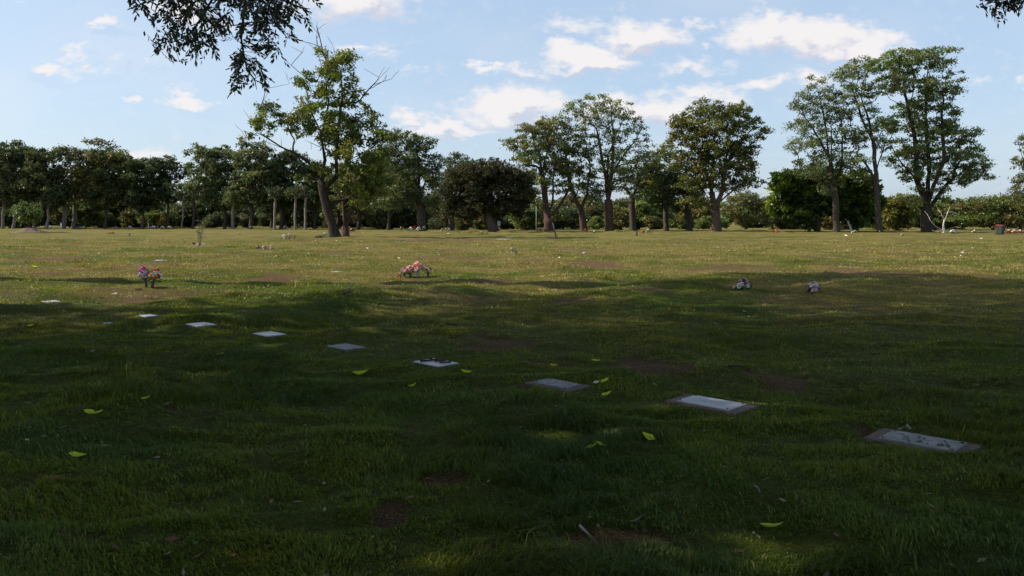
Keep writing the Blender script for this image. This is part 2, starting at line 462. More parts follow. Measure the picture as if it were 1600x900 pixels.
def build_ground():
    N = 860
    t = np.linspace(-1, 1, N)
    a, b = 2.6, 7.4
    xs = a * np.sinh(b * t)
    ys = 7 + a * np.sinh(b * t)
    X, Y = np.meshgrid(xs, ys)
    X = X.ravel(); Y = Y.ravel()
    Z = height(X, Y)
    bare, dry = masks(X, Y)
    Z = Z - .025 * bare * (np.hypot(X, Y) < 200)
    V = np.stack([X, Y, Z], 1)
    i = np.arange(N - 1)
    I, J = np.meshgrid(i, i)
    k = (J * N + I).ravel()
    F = np.stack([k, k + 1, k + N + 1, k + N], 1)
    m, n, l = mat_new('lawn ground')
    out = n.new('ShaderNodeOutputMaterial'); bs = n.new('ShaderNodeBsdfPrincipled'); l.new(bs.outputs[0], out.inputs[0])
    bs.inputs['Roughness'].default_value = .95; bs.inputs['Specular IOR Level'].default_value = .08
    tc = n.new('ShaderNodeTexCoord')

    def noise(scale, det=5, ro=.6):
        z = n.new('ShaderNodeTexNoise'); z.inputs['Scale'].default_value = scale; z.inputs['Detail'].default_value = det
        z.inputs['Roughness'].default_value = ro; l.new(tc.outputs['Object'], z.inputs['Vector']); return z

    def attr(nm):
        z = n.new('ShaderNodeAttribute'); z.attribute_name = nm; return z

    def mix(f, A, B):
        z = n.new('ShaderNodeMix'); z.data_type = 'RGBA'; l.new(f, z.inputs['Factor'])
        for s, v in (('A', A), ('B', B)):
            if isinstance(v, tuple): z.inputs[s].default_value = (*v, 1)
            else: l.new(v, z.inputs[s])
        return z.outputs['Result']

    def ramp(src, lo, hi, to=1.0):
        z = n.new('ShaderNodeMapRange'); z.interpolation_type = 'SMOOTHSTEP'
        z.inputs['From Min'].default_value = lo; z.inputs['From Max'].default_value = hi; z.inputs['To Max'].default_value = to
        l.new(src, z.inputs['Value']); return z.outputs[0]
    f1 = noise(2.2, 8, .7); f2 = noise(14, 6, .75); f3 = noise(70, 4, .8)
    green = mix(ramp(f2.outputs['Fac'], .35, .65), (.070, .105, .010), (.16, .19, .022))
    dryc = mix(ramp(f2.outputs['Fac'], .35, .65), (.20, .165, .042), (.37, .30, .095))
    ad = n.new('ShaderNodeMath'); ad.operation = 'ADD'; ad.use_clamp = True
    s1 = n.new('ShaderNodeMath'); s1.operation = 'MULTIPLY_ADD'; s1.inputs[1].default_value = .9; s1.inputs[2].default_value = -.45
    l.new(f1.outputs['Fac'], s1.inputs[0]); l.new(s1.outputs[0], ad.inputs[0]); l.new(attr('dry').outputs['Fac'], ad.inputs[1])
    turf = mix(ad.outputs[0], green, dryc)
    soil = mix(ramp(f3.outputs['Fac'], .3, .7), (.10, .054, .03), (.38, .21, .115))
    col = mix(attr('bare').outputs['Fac'], turf, soil)
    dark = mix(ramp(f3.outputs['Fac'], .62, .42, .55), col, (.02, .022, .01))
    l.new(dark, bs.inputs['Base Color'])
    hm = n.new('ShaderNodeMath'); hm.operation = 'MULTIPLY_ADD'; hm.inputs[1].default_value = .6
    l.new(f2.outputs['Fac'], hm.inputs[0]); l.new(f3.outputs['Fac'], hm.inputs[2])
    bp = n.new('ShaderNodeBump'); bp.inputs['Strength'].default_value = 1; bp.inputs['Distance'].default_value = .09
    l.new(hm.outputs[0], bp.inputs['Height']); l.new(bp.outputs[0], bs.inputs['Normal'])
    me = np_mesh('lawn', V, F.ravel(), np.full(len(F), 4), m, smooth=True, vertattr={'bare': bare, 'dry': dry})
    tag(link('lawn', me), kind='structure')


def build_grass():
    rs = np.random.RandomState(11)
    N = 1000000
    lo, hi = 1.6, 62.0
    u = rs.rand(N)
    Y = lo * (hi / lo) ** u
    X = (rs.rand(N) * 2 - 1) * (Y * .72 + 1.0)
    bare, dry = masks(X, Y)
    cl = fbm(X / .26, Y / .21, 41, 3)
    lush = sstep(.56, .72, fbm(X / 1.7, Y / 1.1, 61, 2))
    keep = (rs.rand(N) > bare * 1.12) & (marker_mask(X, Y, -.035) < .5) & (rs.rand(N) < .34 + 1.2 * sstep(.28, .68, cl))
    X, Y, bare, dry, cl, lush = X[keep], Y[keep], bare[keep], dry[keep], cl[keep], lush[keep]
    n = len(X)
    Z = height(X, Y) - .025 * bare - .004
    L = (.016 + .028 * rs.rand(n) ** 1.4) * (.5 + 1.15 * sstep(.2, .75, cl)) * (1 - .6 * bare) * (1 + .9 * lush)
    long = rs.rand(n) < .02
    L = np.where(long, L * 1.9, L)
    L = L * (.85 + .25 * np.clip((Y - 8) / 30, 0, 1))
    near = 1 - .55 * marker_mask(X, Y, .05)
    L = L * near
    Wd = (.0009 + .0009 * rs.rand(n)) + Y * .00030
    az = rs.rand(n) * 2 * math.pi
    la = 2 * math.pi * vnoise(X / .5, Y / .5, 43) + rs.randn(n) * 1.1      # lean
    lean = (.45 + .8 * rs.rand(n))
    side = np.stack([np.cos(az), np.sin(az), np.zeros(n)], 1) * Wd[:, None]
    ld = np.stack([np.cos(la), np.sin(la), np.zeros(n)], 1)
    B = np.stack([X, Y, Z], 1)
    up = np.array([0, 0, 1.0])
    M = B + (ld * (lean * .30)[:, None] + up * .62) * L[:, None]
    T = B + (ld * (lean * 1.0)[:, None] + up * (1.05 - .45 * lean)[:, None]) * L[:, None]
    V = np.stack([B - side, B + side, M + side * .8, M - side * .8, T], 1).reshape(-1, 3)
    k = np.arange(n) * 5
    quads = np.stack([k, k + 1, k + 2, k + 3], 1)
    tris = np.stack([k + 3, k + 2, k + 4], 1)
    flat = np.concatenate([quads, tris], 1).ravel()          # 4 + 3 loops per blade
    counts = np.tile(np.array([4, 3]), n)
    r = rs.rand(n)[:, None]
    g1 = np.array([.062, .120, .012]); g2 = np.array([.165, .205, .020]); bl = np.array([.045, .115, .028])
    d1 = np.array([.24, .19, .050]); d2 = np.array([.35, .28, .09])
    green = g1 * (1 - r) + g2 * r
    yg = (sstep(.52, .75, vnoise(X / .9, Y / .7, 52)) * (.25 + .75 * sstep(6, 15, Y)))[:, None]
    green = green * (1 + yg * np.array([.75, .35, -.1]))
    green = green * (1 - .5 * sstep(.45, .7, vnoise(X / 1.1, Y / .9, 47))[:, None]) + bl * .5 * sstep(.45, .7, vnoise(X / 1.1, Y / .9, 47))[:, None]
    dc = d1 * (1 - r) + d2 * r
    green = green * (1 - .35 * lush[:, None])
    isdry = (rs.rand(n) < (.03 + .62 * dry) * (1 - .8 * lush))[:, None]
    soft = np.clip(dry, 0, 1)[:, None] * .5
    col = np.where(isdry, dc, green * (1 - soft) + dc * soft)
    col = np.repeat(col, 2, axis=0)
    m = mat_leaf('grass blade', (1, 1, 1), trans=.3, gloss=.03, rough=.5)
    me = np_mesh('grass', V, flat, counts, m, facecol=col)
    tag(link('grass', me), 'short uneven turf covering the cemetery lawn', 'grass', kind='stuff')


# ------------------------------------------------------------------ trees
def grow(stems, targets, rs, k=.35, step=.9, bend=.12):
    """skeleton: nodes, parents; each target joins the nearest good place of the tree"""
    nodes, par, plen = [], [], []

    def add(p, pa):
        nodes.append(np.array(p, float)); par.append(pa)
        plen.append(0 if pa < 0 else plen[pa] + np.linalg.norm(nodes[-1] - nodes[pa]))
        return len(nodes) - 1
    for st in stems:
        if nodes and np.linalg.norm(np.array(st[0]) - nodes[0]) > .01:
            pa = int(np.argmin([np.linalg.norm(np.array(st[0]) - q) for q in nodes]))
        else:
            pa = -1
        if not nodes:
            pa = add(st[0], -1); seq = st[1:]
        elif pa == -1:
            pa = 0; seq = st[1:]
        else:
            seq = st
        for q in seq:
            q = np.array(q, float); p0 = nodes[pa]; Ls = np.linalg.norm(q - p0); m = max(1, int(Ls / step))
            for i in range(1, m + 1):
                f = i / m; w = p0 + (q - p0) * f
                if i < m: w = w + rs.randn(3) * .06 * step * np.array([1, 1, .4])
                pa = add(w, pa)
    first = 2 if len(nodes) > 3 else 0
    base = nodes[0]
    T = sorted(targets, key=lambda t: np.linalg.norm(t - base) + rs.rand() * 2)
    for t in T:
        A = np.array(nodes); Lp = np.array(plen)
        d = np.linalg.norm(A - t, axis=1)
        cost = d + k * Lp + np.where(A[:, 2] > t[2] + .2, (A[:, 2] - t[2]) * 1.2, 0)
        cost[:first] += 50
        j = int(np.argmin(cost)); p0 = nodes[j]
        Ls = np.linalg.norm(t - p0); m = max(1, int(math.ceil(Ls / step)))
        pd = nodes[j] - nodes[par[j]] if par[j] >= 0 else np.array([0, 0, 1.])
        pd = pd / (np.linalg.norm(pd) + 1e-6)
        ctrl = p0 + pd * Ls * .3 + (t - p0) * .22
        pa = j
        for i in range(1, m + 1):
            f = i / m
            w = p0 * (1 - f) ** 2 + ctrl * 2 * f * (1 - f) + t * f * f
            if i < m: w = w + rs.randn(3) * bend * step
            pa = add(w, pa)
    return np.array(nodes), np.array(par)


def radii(nodes, par, tip, base_r, ex=2.2):
    n = len(nodes); acc = np.zeros(n); ch = [[] for _ in range(n)]
    r = np.zeros(n)
    has = np.zeros(n, bool); has[par[par >= 0]] = True
    ex = math.log(max(2, (~has).sum())) / math.log(base_r / tip)
    for i in range(n - 1, -1, -1):
        r[i] = max(tip, (acc[i]) ** (1 / ex)) if acc[i] > 0 else tip
        if par[i] >= 0: acc[par[i]] += r[i] ** ex; ch[par[i]].append(i)
    # pipe model then stretched so that the foot has the wanted radius
    s = (base_r - tip) / max(1e-6, r[0] - tip)
    r = tip + (r - tip) * s
    return r, ch


def tubes(nodes, par, r, ch, sides=6, flare=.5, flare_h=1.0):
    V, F = [], []
    z0 = nodes[0][2]
    rr = r.copy()
    for i in range(len(nodes)):
        h = nodes[i][2] - z0
        if h < flare_h and r[i] > r[0] * .5: rr[i] *= 1 + flare * (1 - h / flare_h) ** 2
    ang = np.arange(sides) * 2 * math.pi / sides
    stack = [(0, None)]
    while stack:
        start, pa = stack.pop()
        chain = [start] if pa is None else [pa, start]
        cur = start
        while ch[cur]:
            kids = sorted(ch[cur], key=lambda c: -r[c])
            for c in kids[1:]: stack.append((c, cur))
            cur = kids[0]; chain.append(cur)
        pts = nodes[chain]; rad = rr[chain].copy()
        if pa is not None: rad[0] = min(rad[0], rad[1] * 1.25)
        if len(pts) < 2: continue
        d = np.gradient(pts, axis=0); d /= (np.linalg.norm(d, axis=1)[:, None] + 1e-9)
        ref = np.array([1., 0, 0]) if abs(d[0][0]) < .9 else np.array([0, 1., 0])
        base = len(V)
        u = ref - d[0] * ref.dot(d[0]); u /= np.linalg.norm(u)
        for i in range(len(pts)):
            u = u - d[i] * u.dot(d[i]); u /= np.linalg.norm(u) + 1e-9
            w = np.cross(d[i], u)
            rk = rad[i] * (1.0 if i < len(pts) - 1 else .5)
            lob = 1 + (.10 * np.cos(ang * 3 + 1.3) + .05 * np.cos(ang * 2) if rk > .12 else 0)
            ring = pts[i] + (np.cos(ang)[:, None] * u + np.sin(ang)[:, None] * w) * (rk * (lob if rk > .12 else 1) * np.ones(sides))[:, None]
            V.extend(ring)
        for i in range(len(pts) - 1):
            a = base + i * sides
            for s in range(sides):
                s2 = (s + 1) % sides
                F.append((a + s, a + s2, a + sides + s2, a + sides + s))
        F.append(tuple(base + (len(pts) - 1) * sides + s for s in range(sides)))
    return np.array(V), F


def mesh_from(name, V, F, mat, smooth=True):
    flat = [i for f in F for i in f]
    return np_mesh(name, V, flat, [len(f) for f in F], mat, smooth=smooth)


def leaves(clumps, rs, dens, ln, wd, cols, flat=.5, sub=7, droop=.2, tintvar=.35, fillb=.55):
    """clumps: (x,y,z,r).  -> vertices, faces (quads), colours"""
    P_, A_, N_, S_, K_ = [], [], [], [], []
    cols = np.array(cols, float)
    for c in clumps:
        x, y, z, r = c[:4]
        nl = max(6, int(dens * r * r))
        sc = rs.randn(sub, 3); sc /= np.linalg.norm(sc, axis=1)[:, None]
        sc *= (rs.rand(sub) ** .45)[:, None] * np.array([1, 1, flat]) * r * .8
        which = rs.randint(0, sub, nl)
        p = sc[which] + rs.randn(nl, 3) * r * np.array([.24, .24, .15])
        p += np.array([x, y, z])
        out = p - np.array([x, y, z - .3 * r]); out /= np.linalg.norm(out, axis=1)[:, None] + 1e-6
        a = out * .7 + rs.randn(nl, 3) * .6; a[:, 2] -= droop
        a /= np.linalg.norm(a, axis=1)[:, None] + 1e-6
        nn = rs.randn(nl, 3) * .75 + np.array([0, 0, .75]) + out * .3
        s = np.cross(a, nn); s /= np.linalg.norm(s, axis=1)[:, None] + 1e-6
        base = cols[rs.randint(0, len(cols))] if rs.rand() < .8 else cols.mean(0)
        t = base * (1 + tintvar * (rs.rand() - .5))
        k = t[None, :] * (1 + .55 * (rs.rand(nl)[:, None] - .5)) 
        yl = rs.rand(nl) < .06
        k[yl] = k[yl] * np.array([1.5, 1.3, .8])
        sz = (.65 + .7 * rs.rand(nl))
        P_.append(p); A_.append(a * (ln * sz)[:, None]); S_.append(s * (wd * sz)[:, None]); K_.append(k)
    p = np.concatenate(P_); a = np.concatenate(A_); s = np.concatenate(S_); k = np.concatenate(K_)
    n = len(p)
    V = np.stack([p - a * .5, p + s * .5 - a * .05, p + a * .5, p - s * .5 - a * .05], 1).reshape(-1, 3)
    i = np.arange(n) * 4
    F = np.stack([i, i + 1, i + 2, i + 3], 1)
    return V, F, k


def poisson(ells, D, rs, gap, depth=.85, vflat=.62, tries=60, maxn=400, cy=0.0):
    """centres of leaf clumps inside the ellipses drawn for one tree, standing at depth D, in world metres"""
    pts = []
    area = sum(e[2] * e[3] for e in ells)
    m = D / F0
    n_try = int(tries * 40)
    w = np.array([e[2] * e[3] for e in ells], float); w /= w.sum()
    A = np.zeros((0, 3))
    for _ in range(n_try):
        e = ells[rs.choice(len(ells), p=w)]
        q = rs.randn(3); q /= np.linalg.norm(q); q *= rs.rand() ** .36
        c = P(e[0], e[1], D)
        dd = depth if len(e) < 5 else e[4]
        off = e[5] if len(e) > 5 else 0
        p = c + np.array([q[0] * e[2] * m, q[1] * e[2] * m * dd + off + cy, q[2] * e[3] * m])
        if len(A):
            dl = (A - p) / np.array([1, 1, vflat])
            if (np.linalg.norm(dl, axis=1) < gap).any(): continue
        A = np.vstack([A, p])
        if len(A) >= maxn: break
    return A


GREENS_DARK = [(0.044, 0.066, 0.023), (0.053, 0.076, 0.027), (0.061, 0.083, 0.032), (0.069, 0.080, 0.029)]
GREENS_MID = [(0.098, 0.152, 0.036), (0.126, 0.179, 0.040), (0.138, 0.179, 0.053), (0.080, 0.126, 0.036), (0.155, 0.173, 0.046)]
GREENS_GREY = [(0.104, 0.139, 0.055), (0.124, 0.161, 0.062), (0.086, 0.122, 0.050), (0.144, 0.166, 0.059)]
GREENS_LIGHT = [(.12, .19, .028), (.14, .20, .03), (.09, .14, .028), (.07, .11, .026)]
OLIVES = [(.105, .115, .032), (.125, .12, .04), (.088, .102, .03), (.125, .108, .04)]
YELLOWS = [(.18, .165, .03), (.15, .16, .028), (.2, .17, .04)]


def tree(name, label, cat, base, D, stems, ells, gap, seed, cols, bark, base_r, cr=1.0, dens=95, ln=.30, wd=.15,
         group=None, k=.35, bare=None, flat=.5, tip=.022, extra=None, depth=.85, sides=6, flare=.28, clumps=None, leafmat=None, maxn=400, sub=7, rbare=.02, skip=0.0, vflat=.62, droop=.2):
    rs = np.random.RandomState(seed)
    st = []
    for s in stems:
        pl = []
        for q in s:
            if len(q) == 3 and q[2] != 'a':
                w = P(q[0], q[1], D); w = w + np.array([0, q[2], 0])
            else:
                w = P(q[0], q[1], D)
            pl.append(w)
        st.append(pl)
    b = Gd(base, D)
    st[0][0] = b - np.array([0, 0, .12])
    A = poisson(ells, D, rs, gap, depth=depth, maxn=maxn, vflat=vflat) if clumps is None else np.array([P(c[0], c[1], D) + np.array([0, c[3] if len(c) > 3 else rs.randn() * 1.2, 0]) for c in clumps])
    if clumps is not None:
        rr = [c[2] * D / F0 for c in clumps]
    else:
        rr = [cr * (.5 + .95 * rs.rand() ** 1.3) for _ in A]
    tg = [a for a in A]
    if bare:
        tb = [P(q[0], q[1], D) + np.array([0, rs.randn() * 1.0, 0]) for q in bare]
    else:
        tb = []
    nodes, par = grow(st, tg, rs, k=k)
    if tb:
        # bare twigs join last
        nl = list(nodes); pl = list(par)
        for t in tb:
            An = np.array(nl); d = np.linalg.norm(An - t, axis=1) + np.where(An[:, 2] > t[2] - .5, 2.5, 0)
            j = int(np.argmin(d)); p0 = An[j]; Ls = np.linalg.norm(t - p0); m = max(2, int(Ls / .45)); pa = j
            jit = np.zeros(3)
            for i in range(1, m + 1):
                f = i / m; jit = jit + rs.randn(3) * .035
                nl.append(p0 + (t - p0) * f + jit * (1 - f * .5)); pl.append(pa); pa = len(nl) - 1
                if rs.rand() < .38 and i > 1:
                    dv = (t - p0) / Ls; q_ = nl[-1]; pb = pa
                    sd_ = rs.randn(3) * .55 + dv * .7 + np.array([0, 0, .25]); sd_ /= np.linalg.norm(sd_)
                    for _s in range(3):
                        sd_ = sd_ + rs.randn(3) * .12 + dv * .08; q_ = q_ + sd_ * (.22 + .2 * rs.rand()); nl.append(q_); pl.append(pb); pb = len(nl) - 1
        nodes, par = np.array(nl), np.array(pl)
    r, ch = radii(nodes, par, tip, base_r)
    nodes_l = nodes - b
    V, F = tubes(nodes_l, par, r, ch, sides=sides, flare=flare, flare_h=.9)
    root = empty(name, b, label, cat, group)
    link('trunk', mesh_from(name + ' wood', V, F, bark), root)
    cl = [(*(a - b), q) for a, q in zip(A, rr) if rs.rand() >= skip]
    V, F, kcol = leaves(cl, rs, dens * 1.5, ln, wd, cols, flat=flat, sub=sub, droop=droop)
    link('crown', np_mesh(name + ' leaves', V, F.ravel(), np.full(len(F), 4), leafmat or LEAF, facecol=kcol), root)
    return root


def copy_tree(root, loc, rz, s, label, group=None, sz=None):
    r = root.copy(); C.objects.link(r)
    r.location = tuple(float(a) for a in loc); r.rotation_euler = (0, 0, rz); r.scale = (s, s, sz or s)
    r['label'] = label
    if group: r['group'] = group
    for ch in list(root.children):
        c = ch.copy(); C.objects.link(c); c.parent = r
    return r


build_ground()
build_grass()

# --- the lone half-bare tree
LD = 70.0
lone_clumps = [(533, 79, 16), (525, 92, 14), (540, 92, 12), (529, 104, 15), (515, 112, 14), (522, 125, 15), (548, 130, 12), (541, 150, 14), (499, 147, 16), (478, 130, 15),
               (492, 122, 10), (472, 159, 15), (485, 168, 14), (508, 180, 17), (474, 201, 16), (444, 185, 13), (427, 174, 15), (415, 190, 15), (396, 189, 9), (398, 216, 9),
               (461, 189, 13), (563, 189, 15), (572, 172, 13), (554, 159, 12), (525, 201, 16), (563, 206, 17), (580, 192, 12), (584, 222, 15), (596, 206, 12), (546, 227, 15),
               (508, 218, 15), (537, 190, 15), (492, 196, 12), (512, 151, 13), (530, 168, 12), (558, 236, 14), (430, 200, 10), (497, 172, 13), (549, 210, 13), (521, 236, 12),
               (480, 182, 12), (505, 100, 9), (548, 108, 9), (534, 124, 11), (560, 148, 9), (455, 206, 8), (596, 236, 13), (580, 246, 13), (610, 214, 9)]
lone_low = [(596, 256, 14), (563, 256, 14), (580, 299, 14), (537, 294, 11), (596, 282, 13), (558, 282, 12), (474, 277, 9), (503, 335, 7), (568, 318, 11), (545, 268, 11), (584, 270, 12),
            (553, 308, 10), (566, 296, 10), (535, 240, 12), (528, 262, 9), (512, 270, 8)]
lone_bare = [(491, 39), (510, 35), (457, 62), (518, 68), (487, 62), (446, 90), (417, 121), (421, 145), (444, 126), (607, 104), (609, 121), (565, 104), (599, 125),
             (385, 206), (383, 185), (392, 218), (370, 208), (470, 80), (500, 75), (575, 140), (440, 108), (416, 132), (430, 228), (460, 250), (490, 250), (400, 233), (425, 240), (480, 220), (437, 214),
             (600, 262), (585, 238), (450, 70), (504, 55), (405, 175)]
rlc = random.Random(8)
lone_all = [(c[0], c[1], c[2] * 1.25) for c in lone_clumps + lone_low]
for c in lone_clumps + lone_low + lone_low + [(600, 250, 18), (570, 260, 20), (590, 290, 18), (545, 290, 16), (470, 195, 16), (515, 215, 20), (560, 215, 18), (530, 140, 14)] + [(520, 225, 22), (545, 205, 20), (505, 190, 18), (560, 245, 20), (530, 170, 16), (575, 285, 18), (490, 210, 16), (515, 250, 14), (545, 265, 16)]:
    lone_all.append((c[0] + rlc.uniform(-1, 1) * c[2] * 1.3, c[1] + rlc.uniform(-.8, 1) * c[2] * 1.2, c[2] * rlc.uniform(.65, 1.0), rlc.uniform(-2.2, 2.2)))
tree('half_bare_tree', 'lone half-bare tree with thick leaning trunk standing alone on the sunlit lawn', 'tree', 525, LD,
     [[(525, 371), (519, 350), (511, 325), (504, 298), (500, 282)], [(500, 282), (492, 262), (470, 245), (440, 230), (415, 214)],
      [(500, 282), (508, 250), (506, 215, -1), (512, 170)], [(504, 298), (526, 276), (540, 250, 1), (556, 215)],
      [(508, 250), (495, 200, 1), (482, 160)], [(526, 276), (530, 230, -1), (535, 150), (532, 110)],
      [(540, 250, 1), (566, 240), (592, 222)]],
     None, 1, 3, [(.10, .14, .022), (.12, .15, .026), (.085, .12, .022), (.14, .15, .03), (.06, .10, .022), (.08, .12, .022)], BARK_BLACK, .36, dens=170, ln=.30, wd=.125, bare=lone_bare,
     clumps=lone_all, k=.25, tip=.015, sides=9, flare=.45, flat=.8, sub=9, droop=.5)
# its slimmer companion trunk
tree('slender_tree', 'slender brown multi-stem tree growing just behind the leaning trunk of the half-bare tree', 'tree', 540, LD + 1.6,
     [[(538, 369), (538, 335), (536, 300), (534, 270)], [(538, 362), (548, 330), (556, 300), (562, 275)], [(538, 335), (529, 300), (524, 275)]],
     [(560, 290, 30, 26), (590, 275, 22, 24), (536, 282, 20, 14)], 1.0, 33, OLIVES + GREENS_MID, BARK_RED, .30, cr=.8, dens=60, ln=.34, wd=.13, flat=.8, droop=.5, k=.2)

# --- the tall open-crowned trees at the right
RS = 105.0
tree('tall_tree', 'tallest tree, broad layered crown on a thick dark trunk at the right of the lawn', 'tree', 1448, RS,
     [[(1448, 363), (1447, 345), (1447, 322)], [(1447, 322), (1432, 280), (1422, 210, -1), (1412, 140)], [(1447, 322), (1452, 270), (1452, 180, 1), (1450, 110)],
      [(1447, 330), (1470, 300), (1490, 278), (1522, 258)], [(1447, 322), (1462, 250, -2), (1472, 170), (1478, 120)], [(1432, 280), (1405, 250), (1390, 220)]],
     [(1427, 92, 36, 18), (1393, 100, 24, 18), (1462, 92, 30, 18), (1484, 118, 18, 14), (1412, 130, 40, 20), (1462, 132, 36, 18), (1489, 145, 15, 12), (1440, 165, 40, 18),
      (1486, 178, 22, 11), (1420, 195, 36, 20), (1462, 205, 40, 18), (1502, 215, 26, 16), (1430, 235, 34, 20), (1490, 242, 40, 22), (1525, 262, 26, 14),
      (1545, 276, 15, 8), (1500, 276, 36, 13), (1436, 270, 30, 16), (1403, 255, 18, 20), (1455, 300, 26, 14), (1428, 312, 12, 16)],
     1.15, 5, GREENS_MID + GREENS_GREY, BARK_BLACK, .70, cr=.95, dens=104, maxn=330, ln=.30, wd=.14, flat=.42, sides=9, k=.3)
tree('tall_tree', 'slim tall tree with a bare lower trunk, between the tallest tree and the multi-stemmed one', 'tree', 1374, RS - 2,
     [[(1376, 363), (1372, 330), (1369, 290), (1369, 270)], [(1369, 270), (1365, 225), (1358, 190), (1345, 150)], [(1369, 285), (1352, 255), (1338, 240)], [(1365, 225), (1350, 180, 1), (1330, 130)],
      [(1369, 270), (1378, 240), (1385, 215)]],
     [(1345, 108, 24, 16), (1322, 118, 20, 18), (1352, 138, 24, 18), (1322, 150, 20, 16), (1345, 175, 22, 16), (1372, 195, 24, 16), (1345, 215, 22, 14), (1380, 225, 16, 14),
      (1330, 250, 24, 14), (1345, 272, 18, 10)],
     1.15, 6, GREENS_GREY + GREENS_MID, BARK_DARK, .36, cr=.95, dens=92, maxn=170, ln=.28, wd=.13, flat=.45, k=.25)
tree('tall_tree', 'tall multi-stemmed tree with an airy grey-green crown, left end of the right-hand group', 'tree', 1306, RS - 1,
     [[(1307, 363), (1306, 330), (1304, 300), (1301, 282)], [(1301, 282), (1293, 230), (1289, 190), (1280, 150)], [(1301, 282), (1304, 230, 1), (1300, 180)], [(1304, 300), (1316, 250), (1315, 190), (1322, 150)],
      [(1293, 240), (1270, 200), (1255, 180)]],
     [(1268, 132, 14, 14), (1288, 150, 24, 18), (1256, 162, 20, 18), (1302, 175, 26, 18), (1262, 192, 24, 18), (1290, 215, 34, 16), (1255, 228, 24, 12), (1320, 225, 22, 20), (1282, 248, 36, 14),
      (1318, 205, 16, 20), (1268, 268, 30, 12), (1310, 262, 20, 14), (1300, 290, 18, 14)],
     1.2, 7, GREENS_GREY, BARK_DARK, .40, cr=.95, dens=84, maxn=220, ln=.28, wd=.13, flat=.45, k=.22)
tree('tall_tree', 'tree cut off by the right edge of the photo, airy dark crown', 'tree', 1612, 112,
     [[(1612, 361), (1612, 330), (1610, 300)], [(1610, 300), (1600, 260), (1596, 240)], [(1610, 300), (1622, 240), (1625, 180)]],
     [(1598, 248, 16, 14), (1602, 285, 22, 14), (1622, 220, 26, 30), (1630, 270, 30, 30), (1600, 315, 22, 16)], 1.2, 8, GREENS_DARK + OLIVES, BARK_DARK, .4, cr=.85, dens=70, maxn=130, flat=.5)

# --- round leafy trees behind them
tree('round_tree', 'low round bright-leaved tree with dark forked trunk, right of the sky gap', 'tree', 1276, 112,
     [[(1276, 362), (1276, 345), (1272, 325)], [(1276, 350), (1268, 330), (1250, 310)], [(1276, 352), (1284, 330), (1296, 310)]],
     [(1240, 290, 32, 24), (1275, 285, 40, 24), (1228, 318, 24, 20), (1262, 320, 30, 22), (1295, 315, 26, 22), (1250, 342, 22, 12), (1215, 300, 12, 24)],
     1.0, 9, [(.045, .085, .022), (.055, .095, .022), (.065, .105, .024), (.15, .22, .03)], BARK_DARK, .38, cr=1.0, dens=150, maxn=220, ln=.38, wd=.24, flat=.7)
tree('round_tree', 'low bright-leaved tree filling the space between the multi-stemmed tree and the slim tall tree', 'tree', 1336, 113,
     [[(1336, 362), (1334, 345), (1332, 325)], [(1334, 345), (1346, 328), (1352, 310)]],
     [(1340, 290, 30, 22), (1350, 318, 26, 24), (1326, 320, 20, 24), (1345, 342, 24, 12)],
     1.0, 10, GREENS_LIGHT + [(.04, .06, .022)], BARK_RED, .3, cr=1.0, dens=140, maxn=150, ln=.38, wd=.24, flat=.7)

# --- trees in the centre
MS = 112.0
tree('forked_tree', 'green spreading tree with two pale limbs and open sky to its right', 'tree', 1118, 108,
     [[(1119, 362), (1119, 345), (1117, 328)], [(1117, 328), (1112, 300), (1103, 270), (1095, 240)], [(1117, 330), (1128, 300), (1133, 260), (1140, 220)], [(1133, 260), (1155, 225), (1172, 205)],
      [(1112, 300), (1118, 250, 1), (1118, 200)], [(1125, 315), (1145, 298), (1158, 288)]],
     [(1112, 172, 34, 15), (1150, 176, 28, 14), (1075, 190, 26, 17), (1110, 200, 44, 18), (1165, 195, 24, 14), (1190, 205, 12, 10), (1070, 220, 26, 18), (1115, 232, 42, 20), (1160, 235, 24, 20),
      (1180, 215, 16, 8), (1068, 250, 24, 16), (1150, 258, 30, 15), (1110, 268, 40, 14), (1168, 280, 22, 12), (1080, 285, 28, 14), (1130, 290, 26, 10), (1186, 285, 10, 9), (1090, 310, 24, 14)],
     1.12, 12, [(.085, .11, .022), (.10, .125, .025), (.12, .135, .03), (.07, .09, .022), (.13, .12, .03)], BARK_GREY, .58, cr=.95, dens=100, maxn=300, ln=.30, wd=.15, flat=.5, sides=9, k=.3)
tree('forked_tree', 'highest of the central trees, domed crown with reddish limbs', 'tree', 952, MS,
     [[(952, 361), (952, 340), (950, 312)], [(950, 312), (945, 270), (938, 230), (930, 190)], [(950, 312), (957, 260), (958, 210), (955, 170)], [(957, 270), (980, 235), (995, 215)], [(950, 312), (952, 240, 2), (972, 190)]],
     [(935, 160, 30, 12), (905, 172, 22, 14), (965, 170, 30, 14), (935, 185, 40, 14), (985, 195, 24, 15), (905, 200, 22, 14), (950, 210, 36, 14), (1000, 220, 20, 12), (925, 235, 32, 14), (975, 240, 32, 14),
      (1005, 245, 16, 10), (940, 265, 34, 14), (985, 270, 26, 14), (925, 290, 22, 14), (960, 290, 22, 12)],
     1.2, 13, GREENS_MID + GREENS_GREY, BARK_RED, .5, cr=.9, dens=66, maxn=260, ln=.29, wd=.14, flat=.45, k=.25)
